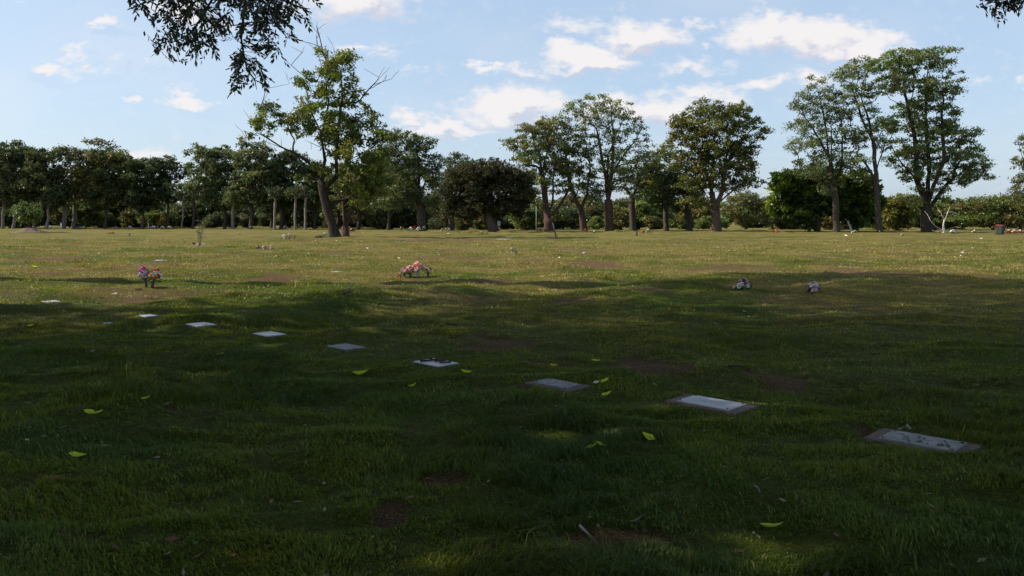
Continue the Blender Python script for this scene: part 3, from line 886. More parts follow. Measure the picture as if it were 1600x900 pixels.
tree('forked_tree', 'dark red-limbed tree forking low, second left of the highest central tree', 'tree', 912, MS + 1,
     [[(912, 361), (910, 345), (908, 330)], [(908, 332), (898, 310), (890, 285), (885, 250)], [(908, 330), (918, 300), (922, 260), (915, 220)], [(898, 312), (912, 280), (905, 240)]],
     [(870, 200, 24, 14), (895, 215, 24, 14), (868, 228, 26, 16), (905, 245, 24, 14), (875, 258, 26, 14), (900, 280, 26, 14), (925, 300, 18, 12)],
     1.2, 14, GREENS_MID + OLIVES, BARK_RED, .42, cr=.9, dens=74, maxn=160, flat=.45, k=.25)
tree('forked_tree', 'broad tree with reddish limbs fanning from one stout base right of the pole', 'tree', 857, MS - 1,
     [[(857, 361), (857, 350), (855, 342)], [(855, 342), (840, 325), (830, 305), (820, 280)], [(855, 342), (852, 315), (848, 280), (842, 240)], [(855, 342), (872, 325), (884, 305), (892, 285)], [(856, 342), (864, 310), (866, 270, 2), (868, 230)]],
     [(850, 195, 20, 10), (832, 205, 26, 12), (872, 190, 20, 12), (840, 225, 34, 14), (812, 225, 22, 12), (875, 225, 26, 16), (825, 250, 28, 14), (862, 255, 30, 14), (890, 265, 22, 12), (845, 280, 28, 14), (880, 292, 22, 12), (838, 305, 18, 10)],
     1.15, 15, GREENS_MID + OLIVES, BARK_RED, .58, cr=.95, dens=84, maxn=240, flat=.45, k=.22, sides=8)
tree('forked_tree', 'thin-limbed tree with low grey-green crown at the right flank of the highest central tree', 'tree', 989, MS + 4,
     [[(989, 361), (988, 335), (987, 310)], [(987, 310), (978, 290), (970, 270)], [(987, 310), (998, 285), (1005, 262)]],
     [(985, 262, 24, 14), (1008, 268, 20, 14), (968, 285, 20, 12), (1000, 295, 24, 12), (1015, 245, 14, 12)],
     1.2, 16, GREENS_DARK + GREENS_GREY, BARK_DARK, .42, cr=.9, dens=75, maxn=110, flat=.5)
tree('forked_tree', 'yellow-green topped tree in the dip between the two big central crowns', 'tree', 1040, MS + 6,
     [[(1038, 361), (1040, 330), (1044, 300), (1046, 270)], [(1044, 300), (1032, 270), (1028, 250)]],
     [(1040, 240, 20, 12), (1058, 250, 14, 14), (1025, 262, 22, 14), (1048, 275, 22, 12), (1022, 290, 20, 12), (1050, 300, 18, 12)],
     1.15, 17, YELLOWS + GREENS_MID + GREENS_MID, BARK_DARK, .38, cr=.9, dens=90, maxn=120, flat=.5)
tree('forked_tree', 'dark slim-trunked tree below the left side of the green spreading tree', 'tree', 1076, MS + 2,
     [[(1076, 361), (1075, 335), (1074, 305)], [(1074, 305), (1060, 285), (1050, 270)], [(1074, 305), (1085, 285), (1090, 265)]],
     [(1062, 275, 26, 14), (1045, 295, 22, 14), (1085, 285, 20, 14), (1070, 305, 26, 12), (1035, 315, 16, 12), (1062, 325, 14, 8)],
     1.1, 18, GREENS_DARK, BARK_DARK, .42, cr=.95, dens=100, maxn=130, flat=.55)
tree('domed_tree', 'dense dark dome-shaped tree with pale trunk standing in front of the central row', 'tree', 772, MS - 6,
     [[(770, 361), (766, 345), (762, 325)], [(764, 335), (752, 315), (735, 300)], [(764, 335), (780, 312), (800, 296)], [(762, 325), (764, 300), (766, 280)]],
     [(770, 268, 42, 16), (735, 278, 32, 18), (800, 280, 32, 18), (715, 300, 20, 20), (745, 300, 34, 22), (785, 300, 40, 22), (815, 305, 18, 20), (708, 322, 14, 16), (735, 328, 22, 14), (775, 325, 36, 10), (812, 328, 16, 12)],
     .85, 19, [(.040, .044, .018), (.048, .052, .02), (.06, .06, .022), (.036, .042, .02)], BARK_GREY, .55, cr=.85, dens=190, maxn=420, ln=.26, wd=.15, flat=.8, sub=9)
tree('dark_tree', 'tall dark airy tree directly right of the half-bare tree', 'tree', 660, MS + 6,
     [[(660, 360), (658, 330), (655, 300)], [(655, 300), (640, 265), (628, 240)], [(655, 300), (655, 260), (650, 225)], [(656, 300), (672, 270), (680, 245)]],
     [(628, 215, 26, 12), (655, 225, 24, 14), (610, 240, 22, 14), (638, 245, 32, 14), (672, 255, 20, 16), (615, 270, 26, 16), (650, 275, 34, 14), (680, 285, 18, 14), (630, 300, 36, 14), (665, 312, 26, 12), (608, 310, 18, 14)],
     1.15, 20, GREENS_DARK + GREENS_GREY, BARK_DARK, .6, cr=1.0, dens=80, maxn=240, flat=.5)
tree('dark_tree', 'dark tree with two low crowns in the gap left of the dome-shaped tree', 'tree', 705, MS + 12,
     [[(707, 359), (706, 330), (706, 295)], [(706, 310), (696, 290), (690, 275)], [(706, 295), (716, 270), (718, 255)]],
     [(712, 252, 20, 12), (690, 290, 18, 18), (725, 268, 14, 12), (708, 278, 22, 14), (700, 310, 22, 14), (680, 320, 16, 12)],
     1.15, 21, GREENS_DARK, BARK_DARK, .42, cr=1.0, dens=85, maxn=130, flat=.5)

# --- the long row at the left
LM = 150.0  # metres to the long row


def lm_tree(u, D, top, ells, seed, label, cols, bark, br=.5, k=.3, dens=80, name='dark_tree', stems=None, skip=0):
    bv = 345 + CAMZ * F0 / D
    if stems is None:
        fy = bv - (bv - top) * .38
        stems = [[(u, bv), (u + 1, bv - 18), (u, fy)], [(u, fy + 4), (u - 12, fy - 22), (u - 18, fy - 45)], [(u, fy), (u + 10, fy - 26), (u + 14, fy - 50)]]
    return tree(name, label, 'tree', u, D, stems, ells, 1.45, seed, cols, bark, br * .6, cr=1.25, dens=dens * .95, ln=.42, wd=.22, maxn=190, flat=.6, k=k, group=None, sides=6, skip=skip)


lm_tree(22, 148, 227, [(15, 240, 30, 14), (40, 245, 18, 14), (10, 265, 34, 18), (30, 285, 32, 20), (5, 300, 26, 18), (40, 310, 22, 14)], 51,
        'dark broad pale-trunked tree at the left edge, behind the earth mound', GREENS_DARK, BARK_PALE, .5)
lm_tree(75, 146, 232, [(62, 245, 20, 14), (88, 248, 18, 14), (70, 268, 26, 16), (60, 290, 24, 16), (85, 300, 22, 16), (75, 315, 24, 10)], 52,
        'dark tree with a thin pale trunk, second from the left edge', GREENS_DARK, BARK_PALE, .42)
lm_tree(100, 150, 235, [(108, 242, 22, 12), (120, 260, 22, 16), (100, 280, 22, 18), (118, 300, 26, 16)], 53,
        'brownish open tree with the stoutest pale trunk, third from the left edge', OLIVES, BARK_PALE, .75, dens=50)
lm_tree(116, 153, 220, [(150, 222, 14, 5), (168, 228, 10, 5), (135, 245, 20, 12), (150, 265, 26, 16), (128, 285, 22, 16), (150, 300, 26, 14)], 54,
        'thin olive tree with wispy twigs rising above the left row', OLIVES, BARK_PALE, .6, dens=42)
lm_tree(165, 150, 240, [(160, 245, 20, 12), (185, 252, 18, 14), (165, 272, 26, 16), (180, 295, 28, 16), (160, 312, 22, 14)], 55,
        'olive-brown tree with thin dark trunk, just right of the wispy twigs in the left row', OLIVES + GREENS_DARK, BARK_DARK, .45, dens=70)
lm_tree(223, 150, 248, [(215, 258, 24, 12), (240, 262, 22, 12), (222, 280, 34, 16), (212, 305, 28, 18), (242, 300, 22, 14), (228, 322, 22, 8)], 56,
        'dense dark tree with grey forked trunk, left of the sky gap in the row', GREENS_DARK, BARK_GREY, .5, dens=90)
lm_tree(262, 152, 250, [(262, 255, 18, 10), (275, 272, 16, 10), (258, 285, 18, 12), (268, 305, 12, 10)], 57,
        'small dark airy tree against the sky gap of the left row', GREENS_DARK, BARK_DARK, .3, dens=60)
lm_tree(285, 148, 238, [(300, 290, 14, 12), (278, 298, 14, 10)], 58,
        'very slim pale-trunked tree standing in the sky gap of the left row', GREENS_GREY, BARK_PALE, .26, dens=60)
lm_tree(302, 149, 232, [(318, 240, 22, 9), (305, 262, 14, 10), (318, 282, 18, 10), (296, 305, 14, 12), (308, 300, 18, 10)], 59,
        'dark leaning tree with tiered airy crown beside the slim pale trunk', GREENS_GREY, BARK_DARK, .42, dens=60)
lm_tree(352, 150, 230, [(350, 238, 18, 10), (368, 248, 18, 12), (345, 262, 20, 12), (360, 285, 26, 14), (338, 300, 18, 12), (362, 312, 24, 12)], 60,
        'tiered grey-green tree in the left row, left of the rounded dark crown', GREENS_GREY + GREENS_DARK, BARK_DARK, .45, dens=66)
lm_tree(392, 146, 226, [(400, 235, 24, 12), (385, 252, 22, 14), (415, 255, 22, 14), (398, 278, 34, 16), (380, 302, 26, 16), (415, 305, 30, 16)], 61,
        'rounded dark tree in the left row, below the hanging branch tip', GREENS_GREY + GREENS_DARK, BARK_DARK, .65, dens=80)
lm_tree(440, 148, 240, [(450, 248, 20, 12), (470, 262, 22, 14), (445, 272, 26, 14), (465, 295, 30, 14), (440, 312, 24, 12)], 62,
        'dark low tree behind the left limb of the half-bare tree', GREENS_DARK, BARK_DARK, .55, dens=84)
lm_tree(492, 150, 262, [(490, 272, 20, 12), (500, 295, 26, 16), (480, 312, 22, 14), (515, 315, 24, 14)], 63,
        'dark tree directly behind the trunk of the half-bare tree', GREENS_DARK, BARK_DARK, .45, dens=84)
lm_tree(560, 140, 255, [(550, 268, 22, 12), (580, 275, 24, 14), (560, 295, 34, 16), (590, 312, 26, 14), (545, 315, 22, 12)], 64,
        'dark tree in the row behind the slender brown stems', GREENS_DARK + OLIVES, BARK_DARK, .45, dens=84)
lm_tree(607, 132, 235, [(600, 262, 20, 14), (612, 290, 22, 16), (598, 312, 20, 12)], 65,
        'narrow dark tree left of the tall airy dark tree', GREENS_DARK, BARK_DARK, .4, dens=84)
for i, (u, D, ells, cols, lab) in enumerate([
        (-8, 168, [(0, 250, 26, 14), (-10, 280, 26, 16), (8, 305, 26, 18), (5, 325, 24, 10)], GREENS_DARK, 'dark tree filling the gap at the very left edge'),
        (48, 166, [(50, 262, 22, 14), (45, 290, 24, 16), (55, 318, 26, 14)], GREENS_DARK + OLIVES, 'dark tree deep in the left row above the light green bush'),
        (140, 168, [(140, 275, 24, 12), (135, 300, 28, 14), (145, 322, 26, 12)], OLIVES + GREENS_DARK, 'brownish tree deep in the left row below the wispy twigs'),
        (196, 166, [(196, 262, 18, 12), (198, 290, 24, 14), (195, 318, 26, 12)], GREENS_DARK, 'dark tree deep in the left row left of the grey forked trunk'),
        (330, 168, [(332, 262, 16, 12), (330, 290, 18, 12), (328, 318, 24, 12)], GREENS_DARK, 'dark tree deep in the left row right of the leaning airy tree'),
        (425, 164, [(425, 262, 24, 14), (428, 290, 24, 14), (425, 318, 26, 12)], GREENS_DARK, 'dark tree deep in the row left of the half-bare tree'),
        (528, 160, [(528, 285, 26, 14), (530, 312, 30, 16)], GREENS_DARK, 'dark tree deep in the row just right of the leaning trunk'),
        (634, 150, [(634, 262, 24, 16), (632, 300, 28, 18), (640, 325, 24, 10)], GREENS_DARK, 'dark tree behind the tall airy dark tree'),
        (740, 150, [(738, 270, 26, 14), (745, 300, 26, 16)], GREENS_DARK, 'dark tree rising just behind the dome-shaped tree'),
        (1020, 140, [(1020, 285, 26, 14), (1015, 312, 26, 16), (1030, 335, 20, 8)], GREENS_DARK + GREENS_MID, 'dark tree deep behind the right flank of the central group')]):
    bv = 345 + CAMZ * F0 / D
    tree('dark_tree', lab, 'tree', u, D, [[(u, bv), (u + 1, bv - 22), (u, 310)], [(u, 320), (u - 10, 300)], [(u, 318), (u + 10, 298)]], ells, 1.5, 150 + i, cols, BARK_DARK, .34, cr=1.35, dens=75,
         ln=.42, wd=.22, maxn=120, flat=.6)
# slim pale trunks between them
for i, (u, D, top, lab) in enumerate([(365, 147, 300, 'slim pale-trunked tree under the rounded dark crown of the left row'),
                                      (430, 142, 300, 'slim pale-trunked tree left of the two thin pale stems near the half-bare tree'),
                                      (462, 140, 300, 'thin pale-stemmed tree, left one of the two by the half-bare tree'),
                                      (478, 139, 300, 'thin pale-stemmed tree, right one of the two by the half-bare tree'),
                                      (55, 152, 300, 'slim pale-trunked tree behind the small light green bush at the mound'),
                                      (6, 149, 300, 'slim pale-trunked tree cut by the left edge of the photo')]):
    bv = 345 + CAMZ * F0 / D
    tree('slim_tree', lab, 'tree', u, D, [[(u, bv), (u - 1, bv - 25), (u, bv - 48)]], [(u, 302, 12, 9)], 1.3, 80 + i, GREENS_DARK, BARK_PALE, [.3, .22, .2, .2, .28, .3][i], cr=1.0, dens=70,
         ln=.36, wd=.18, maxn=12, tip=.08, flare=.2)

# --- trees filling in behind
for i, (u, D, ells, lab, cols) in enumerate([
        (1165, 135, [(1165, 312, 24, 12), (1185, 320, 22, 14), (1150, 330, 24, 12), (1180, 340, 26, 10)], 'low thin-branched bushy tree under the open sky gap right of the green spreading tree', GREENS_GREY + OLIVES),
        (1500, 128, [(1486, 332, 14, 9), (1512, 322, 16, 9), (1500, 342, 30, 10)], 'low olive tree left of the wheelie bin, beyond the bleached dead tree', OLIVES + GREENS_MID),
        (1550, 126, [(1540, 320, 16, 12), (1560, 316, 14, 9), (1575, 330, 14, 12), (1555, 342, 30, 10)], 'low olive tree directly behind the wheelie bin', OLIVES + GREENS_MID),
        (1594, 124, [(1590, 312, 12, 12), (1600, 328, 20, 14), (1588, 345, 18, 8)], 'low brown-green tree behind the flower row at the right edge', OLIVES + GREENS_DARK),
        (1460, 130, [(1462, 330, 24, 12), (1480, 320, 16, 10), (1465, 345, 24, 8)], 'low shaded tree just right of the tallest tree trunk', GREENS_MID),
        (1400, 120, [(1400, 325, 24, 18), (1385, 340, 18, 14), (1412, 342, 18, 14)], 'dense golden-green bush between the slim tall tree and the tallest tree', YELLOWS + YELLOWS + GREENS_MID),
        (820, 128, [(820, 335, 18, 12), (835, 345, 14, 8)], 'small rounded green bush left of the thin pole', GREENS_MID),
        (880, 128, [(880, 338, 22, 12), (895, 346, 14, 7)], 'small rounded dark bush between the two red-limbed trees', GREENS_DARK),
        (45, 104, [(42, 336, 17, 12), (36, 345, 12, 6)], 'small light green bush growing on top of the brown earth mound', [(.085, .12, .028), (.07, .10, .03)]),
        (135, 158, [(130, 325, 30, 12), (150, 340, 28, 12)], 'low green bush behind the pale trunks at the left', GREENS_MID + GREENS_DARK),
        (245, 158, [(240, 340, 22, 9), (262, 342, 18, 9)], 'yellowish low bush beneath the sky gap in the left row', YELLOWS + GREENS_MID + GREENS_DARK)]):
    bv = 345 + CAMZ * F0 / D
    tree('bushy_tree' if i not in (5, 6, 7, 8, 9, 10) else 'bush', lab, 'tree' if i not in (5, 6, 7, 8, 9, 10) else 'bush', u, D, [[(u, bv), (u, bv - 6), (u + 1, bv - 14)], [(u, bv - 3), (u - 8, bv - 14)], [(u, bv - 3), (u + 9, bv - 16)]],
         ells, 1.0, 100 + i, cols, BARK_GREY, .16 if i > 4 else .22, cr=1.0, dens=110 if i > 3 else 55, ln=.34, wd=.18, maxn=120, flat=.75, tip=.03)

# understorey shrubs: four kinds, then copies along the back of the tree line
rsb = np.random.RandomState(5)
protos = []
for i, (cols, lab) in enumerate([(GREENS_DARK, ''), (GREENS_MID, ''), (OLIVES, ''), (GREENS_DARK + OLIVES, '')]):
    D = 170 + i
    u = 200 + 330 * i
    bv = 345 + CAMZ * F0 / D
    protos.append(tree('shrub', 'x', 'shrub', u, D, [[(u, bv), (u, bv - 7)], [(u, bv - 2), (u - 8, bv - 14)], [(u, bv - 2), (u + 8, bv - 15)]],
                       [(u, bv - 20, 28, 15), (u + 14, bv - 30, 16, 12), (u - 15, bv - 12, 20, 10)], 1.35, 200 + i, cols, BARK_DARK, .18, cr=1.3, dens=80, ln=.45, wd=.24, maxn=70, flat=.75))
LABS = ['dark green shrub', 'mid green shrub', 'olive brown shrub', 'dark olive shrub']


def where(lab, u):
    for lim, txt in ((90, 'behind the earth mound at the left edge'), (200, 'behind the stout pale trunks of the left row'), (330, 'behind the sky gap of the left row'), (500, 'behind the rounded dark tree of the left row'),
                     (620, 'behind the lone half-bare tree'), (700, 'behind the tall airy dark tree'), (830, 'behind the dome-shaped tree'), (930, 'behind the low forked red-limbed trees'),
                     (1010, 'behind the highest central tree'), (1080, 'behind the yellow-green topped central tree'), (1150, 'behind the green spreading tree'), (1225, 'beneath the open sky gap at right'),
                     (1350, 'behind the low round bright-leaved trees'), (1430, 'behind the slim tall tree'), (1540, 'behind the bleached dead tree')):
        if u < lim: return lab + ' ' + txt
    return lab + ' behind the wheelie bin at the right edge'
for i, p in enumerate(protos):
    p['label'] = where(LABS[i], 200 + 330 * i); p['group'] = 'understorey shrubs behind the tree line'
cnt = 0
for row, (D0, du, hs) in enumerate([(128, 34, .62), (158, 36, .85), (196, 40, 1.05)]):
    u = -60 + row * 13
    while u < 1690:
        D = D0 + rsb.rand() * 16 + (30 if u < 600 else 0)
        k = rsb.randint(0, 4)
        if u > 1000 and rsb.rand() < .5: k = 2 if rsb.rand() < .3 else 1
        if u < 900: k = 0 if k < 2 else 3
        s = hs * (.42 + 1.0 * rsb.rand() ** 1.5) * (1.25 if u < 620 else 1) * (.8 if 1130 < u < 1200 else 1)
        if not (row == 0 and (1120 < u < 1215)) and rsb.rand() > .12:
            copy_tree(protos[k], Gd(u, D), rsb.rand() * 6.28, s, where(LABS[k], u), 'understorey shrubs behind the tree line')
        u += du * (.7 + .6 * rsb.rand())

# far wood
rsw = np.random.RandomState(77)
cl = []
for i in range(760):
    D = 240 + rsw.rand() * 60; u = -250 + rsw.rand() * 2100
    hgt = 5 + 4 * vnoise(u / 60, 0, 3) + (3.5 if u < 650 else 0)
    z = rsw.rand() * hgt
    cl.append(((u - 800) / F0 * D, D, z + .5, 2.4))
V, F, kc = leaves(cl, rsw, 16, .9, .5, GREENS_DARK + OLIVES, flat=.7, sub=6)
tag(link('far_wood', np_mesh('far wood', V, F.ravel(), np.full(len(F), 4), LEAF, facecol=kc)), 'distant belt of dark woodland behind the shrubs', 'woodland', kind='stuff')


# ------------------------------------------------------------------ the shade trees over and beside the camera
def shade_tree(name, label, base, trunk_h, crown, seed, dens, nclump, cr, br, hang=None, cols=GREENS_DARK):
    """crown: (cx, cy, cz, rx, ry, rz) in metres"""
    rs = np.random.RandomState(seed)
    b = np.array([base[0], base[1], float(height(base[0], base[1]))])
    cx, cy, cz, rx, ry, rz = crown
    A = []
    while len(A) < nclump:
        q = rs.randn(3); q /= np.linalg.norm(q); q *= rs.rand() ** .33
        if q[2] < -.35: q[2] = -.35 + .15 * rs.rand()
        p = np.array([cx + q[0] * rx, cy + q[1] * ry, cz + q[2] * rz])
        A.append(p)
    A = np.array(A)
    # nothing of the crown dips into the view ahead
    lim = CAMZ + (A[:, 1] + 0.0) * .293 + 1.3
    ahead = (A[:, 1] > 1) & (np.abs(A[:, 0]) < A[:, 1] * .70 + 2.0)
    A = A[~(ahead & (A[:, 2] < lim))]
    top = np.array([base[0] + .15 * (cx - base[0]), base[1] + .15 * (cy - base[1]), trunk_h])
    st = [[b - np.array([0, 0, .1]), (b + top) / 2 + rs.randn(3) * .15, top],
          [top, top + np.array([(cx - base[0]) * .35, (cy - base[1]) * .35, 2.2])]]
    tg = [a for a in A]
    htg = []
    tg2 = [np.array(h, float) for h in (hang or {}).get('anchors', [])]
    nodes, par = grow(st, tg2 + tg, rs, k=.3, step=1.2)
    r, ch = radii(nodes, par, .03, br, ex=2.0)
    V, F = tubes(nodes - b, par, r, ch, sides=6, flare=.4)
    root = empty(name, b, label, 'tree')
    link('trunk', mesh_from(name + ' wood', V, F, BARK_DARK), root)
    if hang:
        anch = [np.array(a, float) for a in hang['anchors']]
        parts = [([], []) for _ in anch]
        main = [[] for _ in anch]
        for path, r0 in hang['stems']:
            gi = int(np.argmin([np.linalg.norm(np.array(path[0]) - a) for a in anch])) if not any(len(m_) for m_ in main) else None
            if gi is None:
                dd_ = [min([np.linalg.norm(np.array(path[0]) - q) for q in m_]) if len(m_) else 9e9 for m_ in main]
                da_ = [np.linalg.norm(np.array(path[0]) - a) for a in anch]
                gi = int(np.argmin([min(x_, y_) for x_, y_ in zip(dd_, da_)]))
            path = [np.array(q, float) for q in path]
            if len(path) == 2 and main[gi]:                       # a twig: carried by the nearest stem
                near_ = min(main[gi], key=lambda q: np.linalg.norm(q - path[0]))
                mid_ = (near_ + path[0]) / 2 + np.array([0, 0, .04 * np.linalg.norm(near_ - path[0])])
                path = [near_, mid_] + path
            nl = [path[0]]
            for q in path[1:]:
                p0 = nl[-1]; m = max(1, int(np.linalg.norm(q - p0) / .12))
                for i in range(1, m + 1):
                    nl.append(p0 + (q - p0) * i / m + (rs.randn(3) * .01 if i < m else 0))
            if r0 > .004: main[gi] += nl
            nn = np.array(nl) - b; k = len(nn); VV, FF = parts[gi]
            v, f = tubes(nn, np.array([-1] + list(range(k - 1))), np.linspace(r0, max(.0025, r0 * .3), k), [[i + 1] if i + 1 < k else [] for i in range(k)], sides=5, flare=0)
            FF += [tuple(j + len(VV) for j in g) for g in f]; VV += [tuple(a) for a in v]
        for VV, FF in parts:
            if VV: link('branch', mesh_from(name + ' drooping branch', np.array(VV), FF, BARK_DARK), root)
    cl = [(*(a - b), cr * (.7 + .6 * rs.rand())) for a in A]
    V, F, kc = leaves(cl, rs, dens, .30, .17, cols, flat=.5)
    if hang:
        Vh, Fh, kh = hang['leaves']
        F = np.concatenate([F, Fh + len(V)]); V = np.concatenate([V, Vh - b]); kc = np.concatenate([kc, kh])
    link('crown', np_mesh(name + ' leaves', V, F.ravel(), np.full(len(F), 4), LEAF_NEAR, facecol=kc), root)
    return root


def sprays(ells, D, rs, cols, leaf=.074):
    """leaflets in pairs along short drooping twigs, filling the given places; also returns the twig starts"""
    Pp, Aa, Ss, Kk, twigs = [], [], [], [], []
    m = D / F0
    for e in ells:
        c = P(e[0], e[1], D); rx, ry = e[2] * m, e[3] * m
        n = max(3, int(rx * ry * 3.14 * 235 * (e[4] if len(e) > 4 else 1)))
        for _ in range(n):
            th = rs.rand() * 6.283; rr = rs.rand() ** .5
            p0 = c + np.array([math.cos(th) * rr * rx, rs.randn() * .22, math.sin(th) * rr * ry])
            dr = np.array([math.cos(th) * rr * .9 + rs.randn() * .5, rs.randn() * .5, -.55 + rs.randn() * .35])
            dr /= np.linalg.norm(dr)
            L = .12 + .12 * rs.rand(); k = rs.randint(7, 12)
            side = np.cross(dr, rs.randn(3)); side /= np.linalg.norm(side)
            p0 = p0 - dr * L * .5
            twigs.append((p0, p0 + dr * L))
            base = np.array(cols[rs.randint(len(cols))])
            for i in range(k):
                f = (i + 1) / k
                sg = 1 if i % 2 else -1
                q = p0 + dr * L * f + np.array([0, 0, -.02 * f * f])
                a = dr * .8 + side * sg * .75 * (1 - .5 * f) + rs.randn(3) * .15
                a[2] -= .15; a /= np.linalg.norm(a)
                nn = np.cross(dr, side) + rs.randn(3) * .5
                s = np.cross(a, nn); s /= np.linalg.norm(s) + 1e-6
                ll = leaf * (.7 + .6 * rs.rand())
                Pp.append(q + a * ll * .5); Aa.append(a * ll); Ss.append(s * ll * .40); Kk.append(base * (.7 + .6 * rs.rand()))
    p, a, s, kk = map(np.array, (Pp, Aa, Ss, Kk))
    # pointed leaflet: two quads sharing a folded midrib would be lost at this size, one bent pair suffices
    nr = np.cross(a, s); nr /= np.linalg.norm(nr, axis=1)[:, None] + 1e-9
    V = np.stack([p - a * .5, p + s * .5, p + a * .5, p - s * .5], 1)
    V = V.reshape(-1, 3); i = np.arange(len(p)) * 4
    return V, np.stack([i, i + 1, i + 2, i + 3], 1), kk, twigs


rsh = np.random.RandomState(31)
HD = 9.5
hang_ells = [(217, 4, 16, 9), (232, 14, 10, 8), (246, 21, 9, 5, .7), (275, 4, 30, 12), (262, 12, 14, 6), (300, 10, 22, 12), (316, 20, 14, 12), (322, 36, 14, 12),
             (285, 46, 20, 16), (302, 56, 22, 15), (265, 60, 16, 12), (252, 72, 12, 7, .7), (256, 80, 6, 8, .7), (322, 70, 18, 9), (295, 74, 12, 7), (336, 40, 8, 7, .7), (298, 22, 12, 10),
             (400, 6, 44, 12), (370, 2, 16, 8), (440, 10, 30, 12), (468, 14, 16, 10), (365, 40, 18, 6, .8), (395, 36, 20, 16), (392, 50, 16, 10), (425, 30, 18, 14), (436, 42, 12, 9),
             (418, 22, 20, 10), (425, 60, 14, 8), (434, 76, 10, 11), (418, 68, 10, 8, .7), (372, 70, 14, 7, .5), (392, 74, 10, 5, .5), (382, 92, 14, 12), (378, 106, 13, 13), (396, 104, 12, 11), (402, 116, 10, 7), (384, 120, 14, 8), (366, 128, 7, 6),
             (350, 30, 6, 6, .5), (334, 46, 12, 4, .4), (344, 44, 6, 5, .6), (440, -8, 50, 8), (300, -12, 60, 8), (380, -14, 60, 8)]
Vh, Fh, kh, tw = sprays(hang_ells, HD, rsh, [(.034, .045, .018), (.045, .058, .022), (.055, .068, .025)])
PH = lambda u, v, dy=0: P(u, v, HD) + np.array([0, dy, 0])
stems_h = [[PH(345, -70), PH(331, 0), PH(316, 26), PH(300, 50), PH(270, 66)], [PH(316, 26), PH(322, 52), PH(330, 74), PH(334, 80), PH(333, 89)],
           [PH(384, -70), PH(382, -10), PH(380, 30), PH(380, 80), PH(386, 110), PH(398, 124), PH(401, 140)], [PH(380, 84), PH(372, 112), PH(365, 130), PH(367, 150)],
           [PH(380, 36), PH(402, 34), PH(430, 36), PH(441, 44)], [PH(380, 62), PH(405, 74), PH(430, 76), PH(440, 84)], [PH(380, 38), PH(362, 40), PH(348, 42)],
           [PH(382, -30), PH(430, -5), PH(470, 12), PH(485, 14)], [PH(345, -70), PH(280, -20), PH(240, 0), PH(212, 10)], [PH(240, 0), PH(236, 14), PH(250, 24)],
           [PH(340, -4), PH(345, 30), PH(346, 58)], [PH(382, -8), PH(410, 10), PH(425, 30)], [PH(300, -10), PH(300, 14), PH(322, 30)]]
stems_h = [(list(q), .022 if i in (0, 2, 7, 8) else .009) for i, q in enumerate(stems_h)] + [([a, b], .003) for a, b in tw[::2]]
shade_tree('shade_tree', 'large dark tree overhanging the camera, its drooping branch tips entering at the top left', (-9.5, 6.0), 4.6,
           (-6.0, 4.0, 9.6, 11.5, 9.5, 4.6), 41, 108, 600, 1.2, .55,
           hang={'anchors': [tuple(PH(345, -75)), tuple(PH(384, -75))], 'stems': stems_h, 'leaves': (Vh, Fh, kh)})
HD2 = 9.0
PH2 = lambda u, v, dy=0: P(u, v, HD2) + np.array([0, dy, 0])
Vr, Fr, kr, twr = sprays([(1572, -5, 18, 7), (1590, -4, 20, 9), (1585, 4, 14, 6), (1603, 0, 18, 8), (1558, -3, 8, 3), (1605, -16, 40, 8)], HD2, rsh, [(.022, .03, .014), (.03, .038, .016)])
shade_tree('shade_tree', 'dark tree beside the camera, a few leaf tips showing in the top right corner', (11.5, 4.0), 4.8,
           (8.0, 3.5, 10.0, 9.5, 8.5, 4.4), 42, 100, 420, 1.2, .5,
           hang={'anchors': [tuple(PH2(1640, -60))], 'stems': [([PH2(1640, -60), PH2(1610, -10), PH2(1575, 6), PH2(1548, 4)], .02), ([PH2(1610, -10), PH2(1590, 14), PH2(1584, 22)], .008)] + [([a, b], .003) for a, b in twr[::2]], 'leaves': (Vr, Fr, kr)})
shade_tree('shade_tree', 'tall tree outside the left of the photo whose crown shades the near lawn', (-16.0, 13.5), 7,
           (-15.5, 13.0, 13.0, 7.5, 5.2, 6.0), 43, 30, 300, 1.0, .5)
shade_tree('shade_tree', 'taller tree further out to the left whose crown shades the middle of the lawn', (-17.5, 20.5), 10,
           (-14.0, 19.0, 19.0, 8.5, 5.2, 5.5), 44, 30, 330, 1.0, .6)
shade_tree('shade_tree', 'wide tree to the left of the camera shading the lower left of the lawn', (-24.0, 8.0), 5,
           (-23.5, 7.0, 9.5, 8.5, 7.2, 5.5), 45, 70, 240, 1.3, .5)


# ------------------------------------------------------------------ grave markers
def bm_mesh(name, bm, mat, smooth=False):
    me = bpy.data.meshes.new(name)
    bm.normal_update()
    bm.to_mesh(me); bm.free()
    if mat: me.materials.append(mat)
    if smooth:
        for p in me.polygons: p.use_smooth = True
    return me


def box_bm(w, d, h, z=0, bev=.006, rough=0, rs=None):
    bm = bmesh.new()
    bmesh.ops.create_cube(bm, size=1)
    for v in bm.verts:
        v.co = Vector((v.co.x * w, v.co.y * d, z + (v.co.z + .5) * h))
    if bev: bmesh.ops.bevel(bm, geom=bm.edges[:], offset=bev, segments=2, affect='EDGES')
    return bm


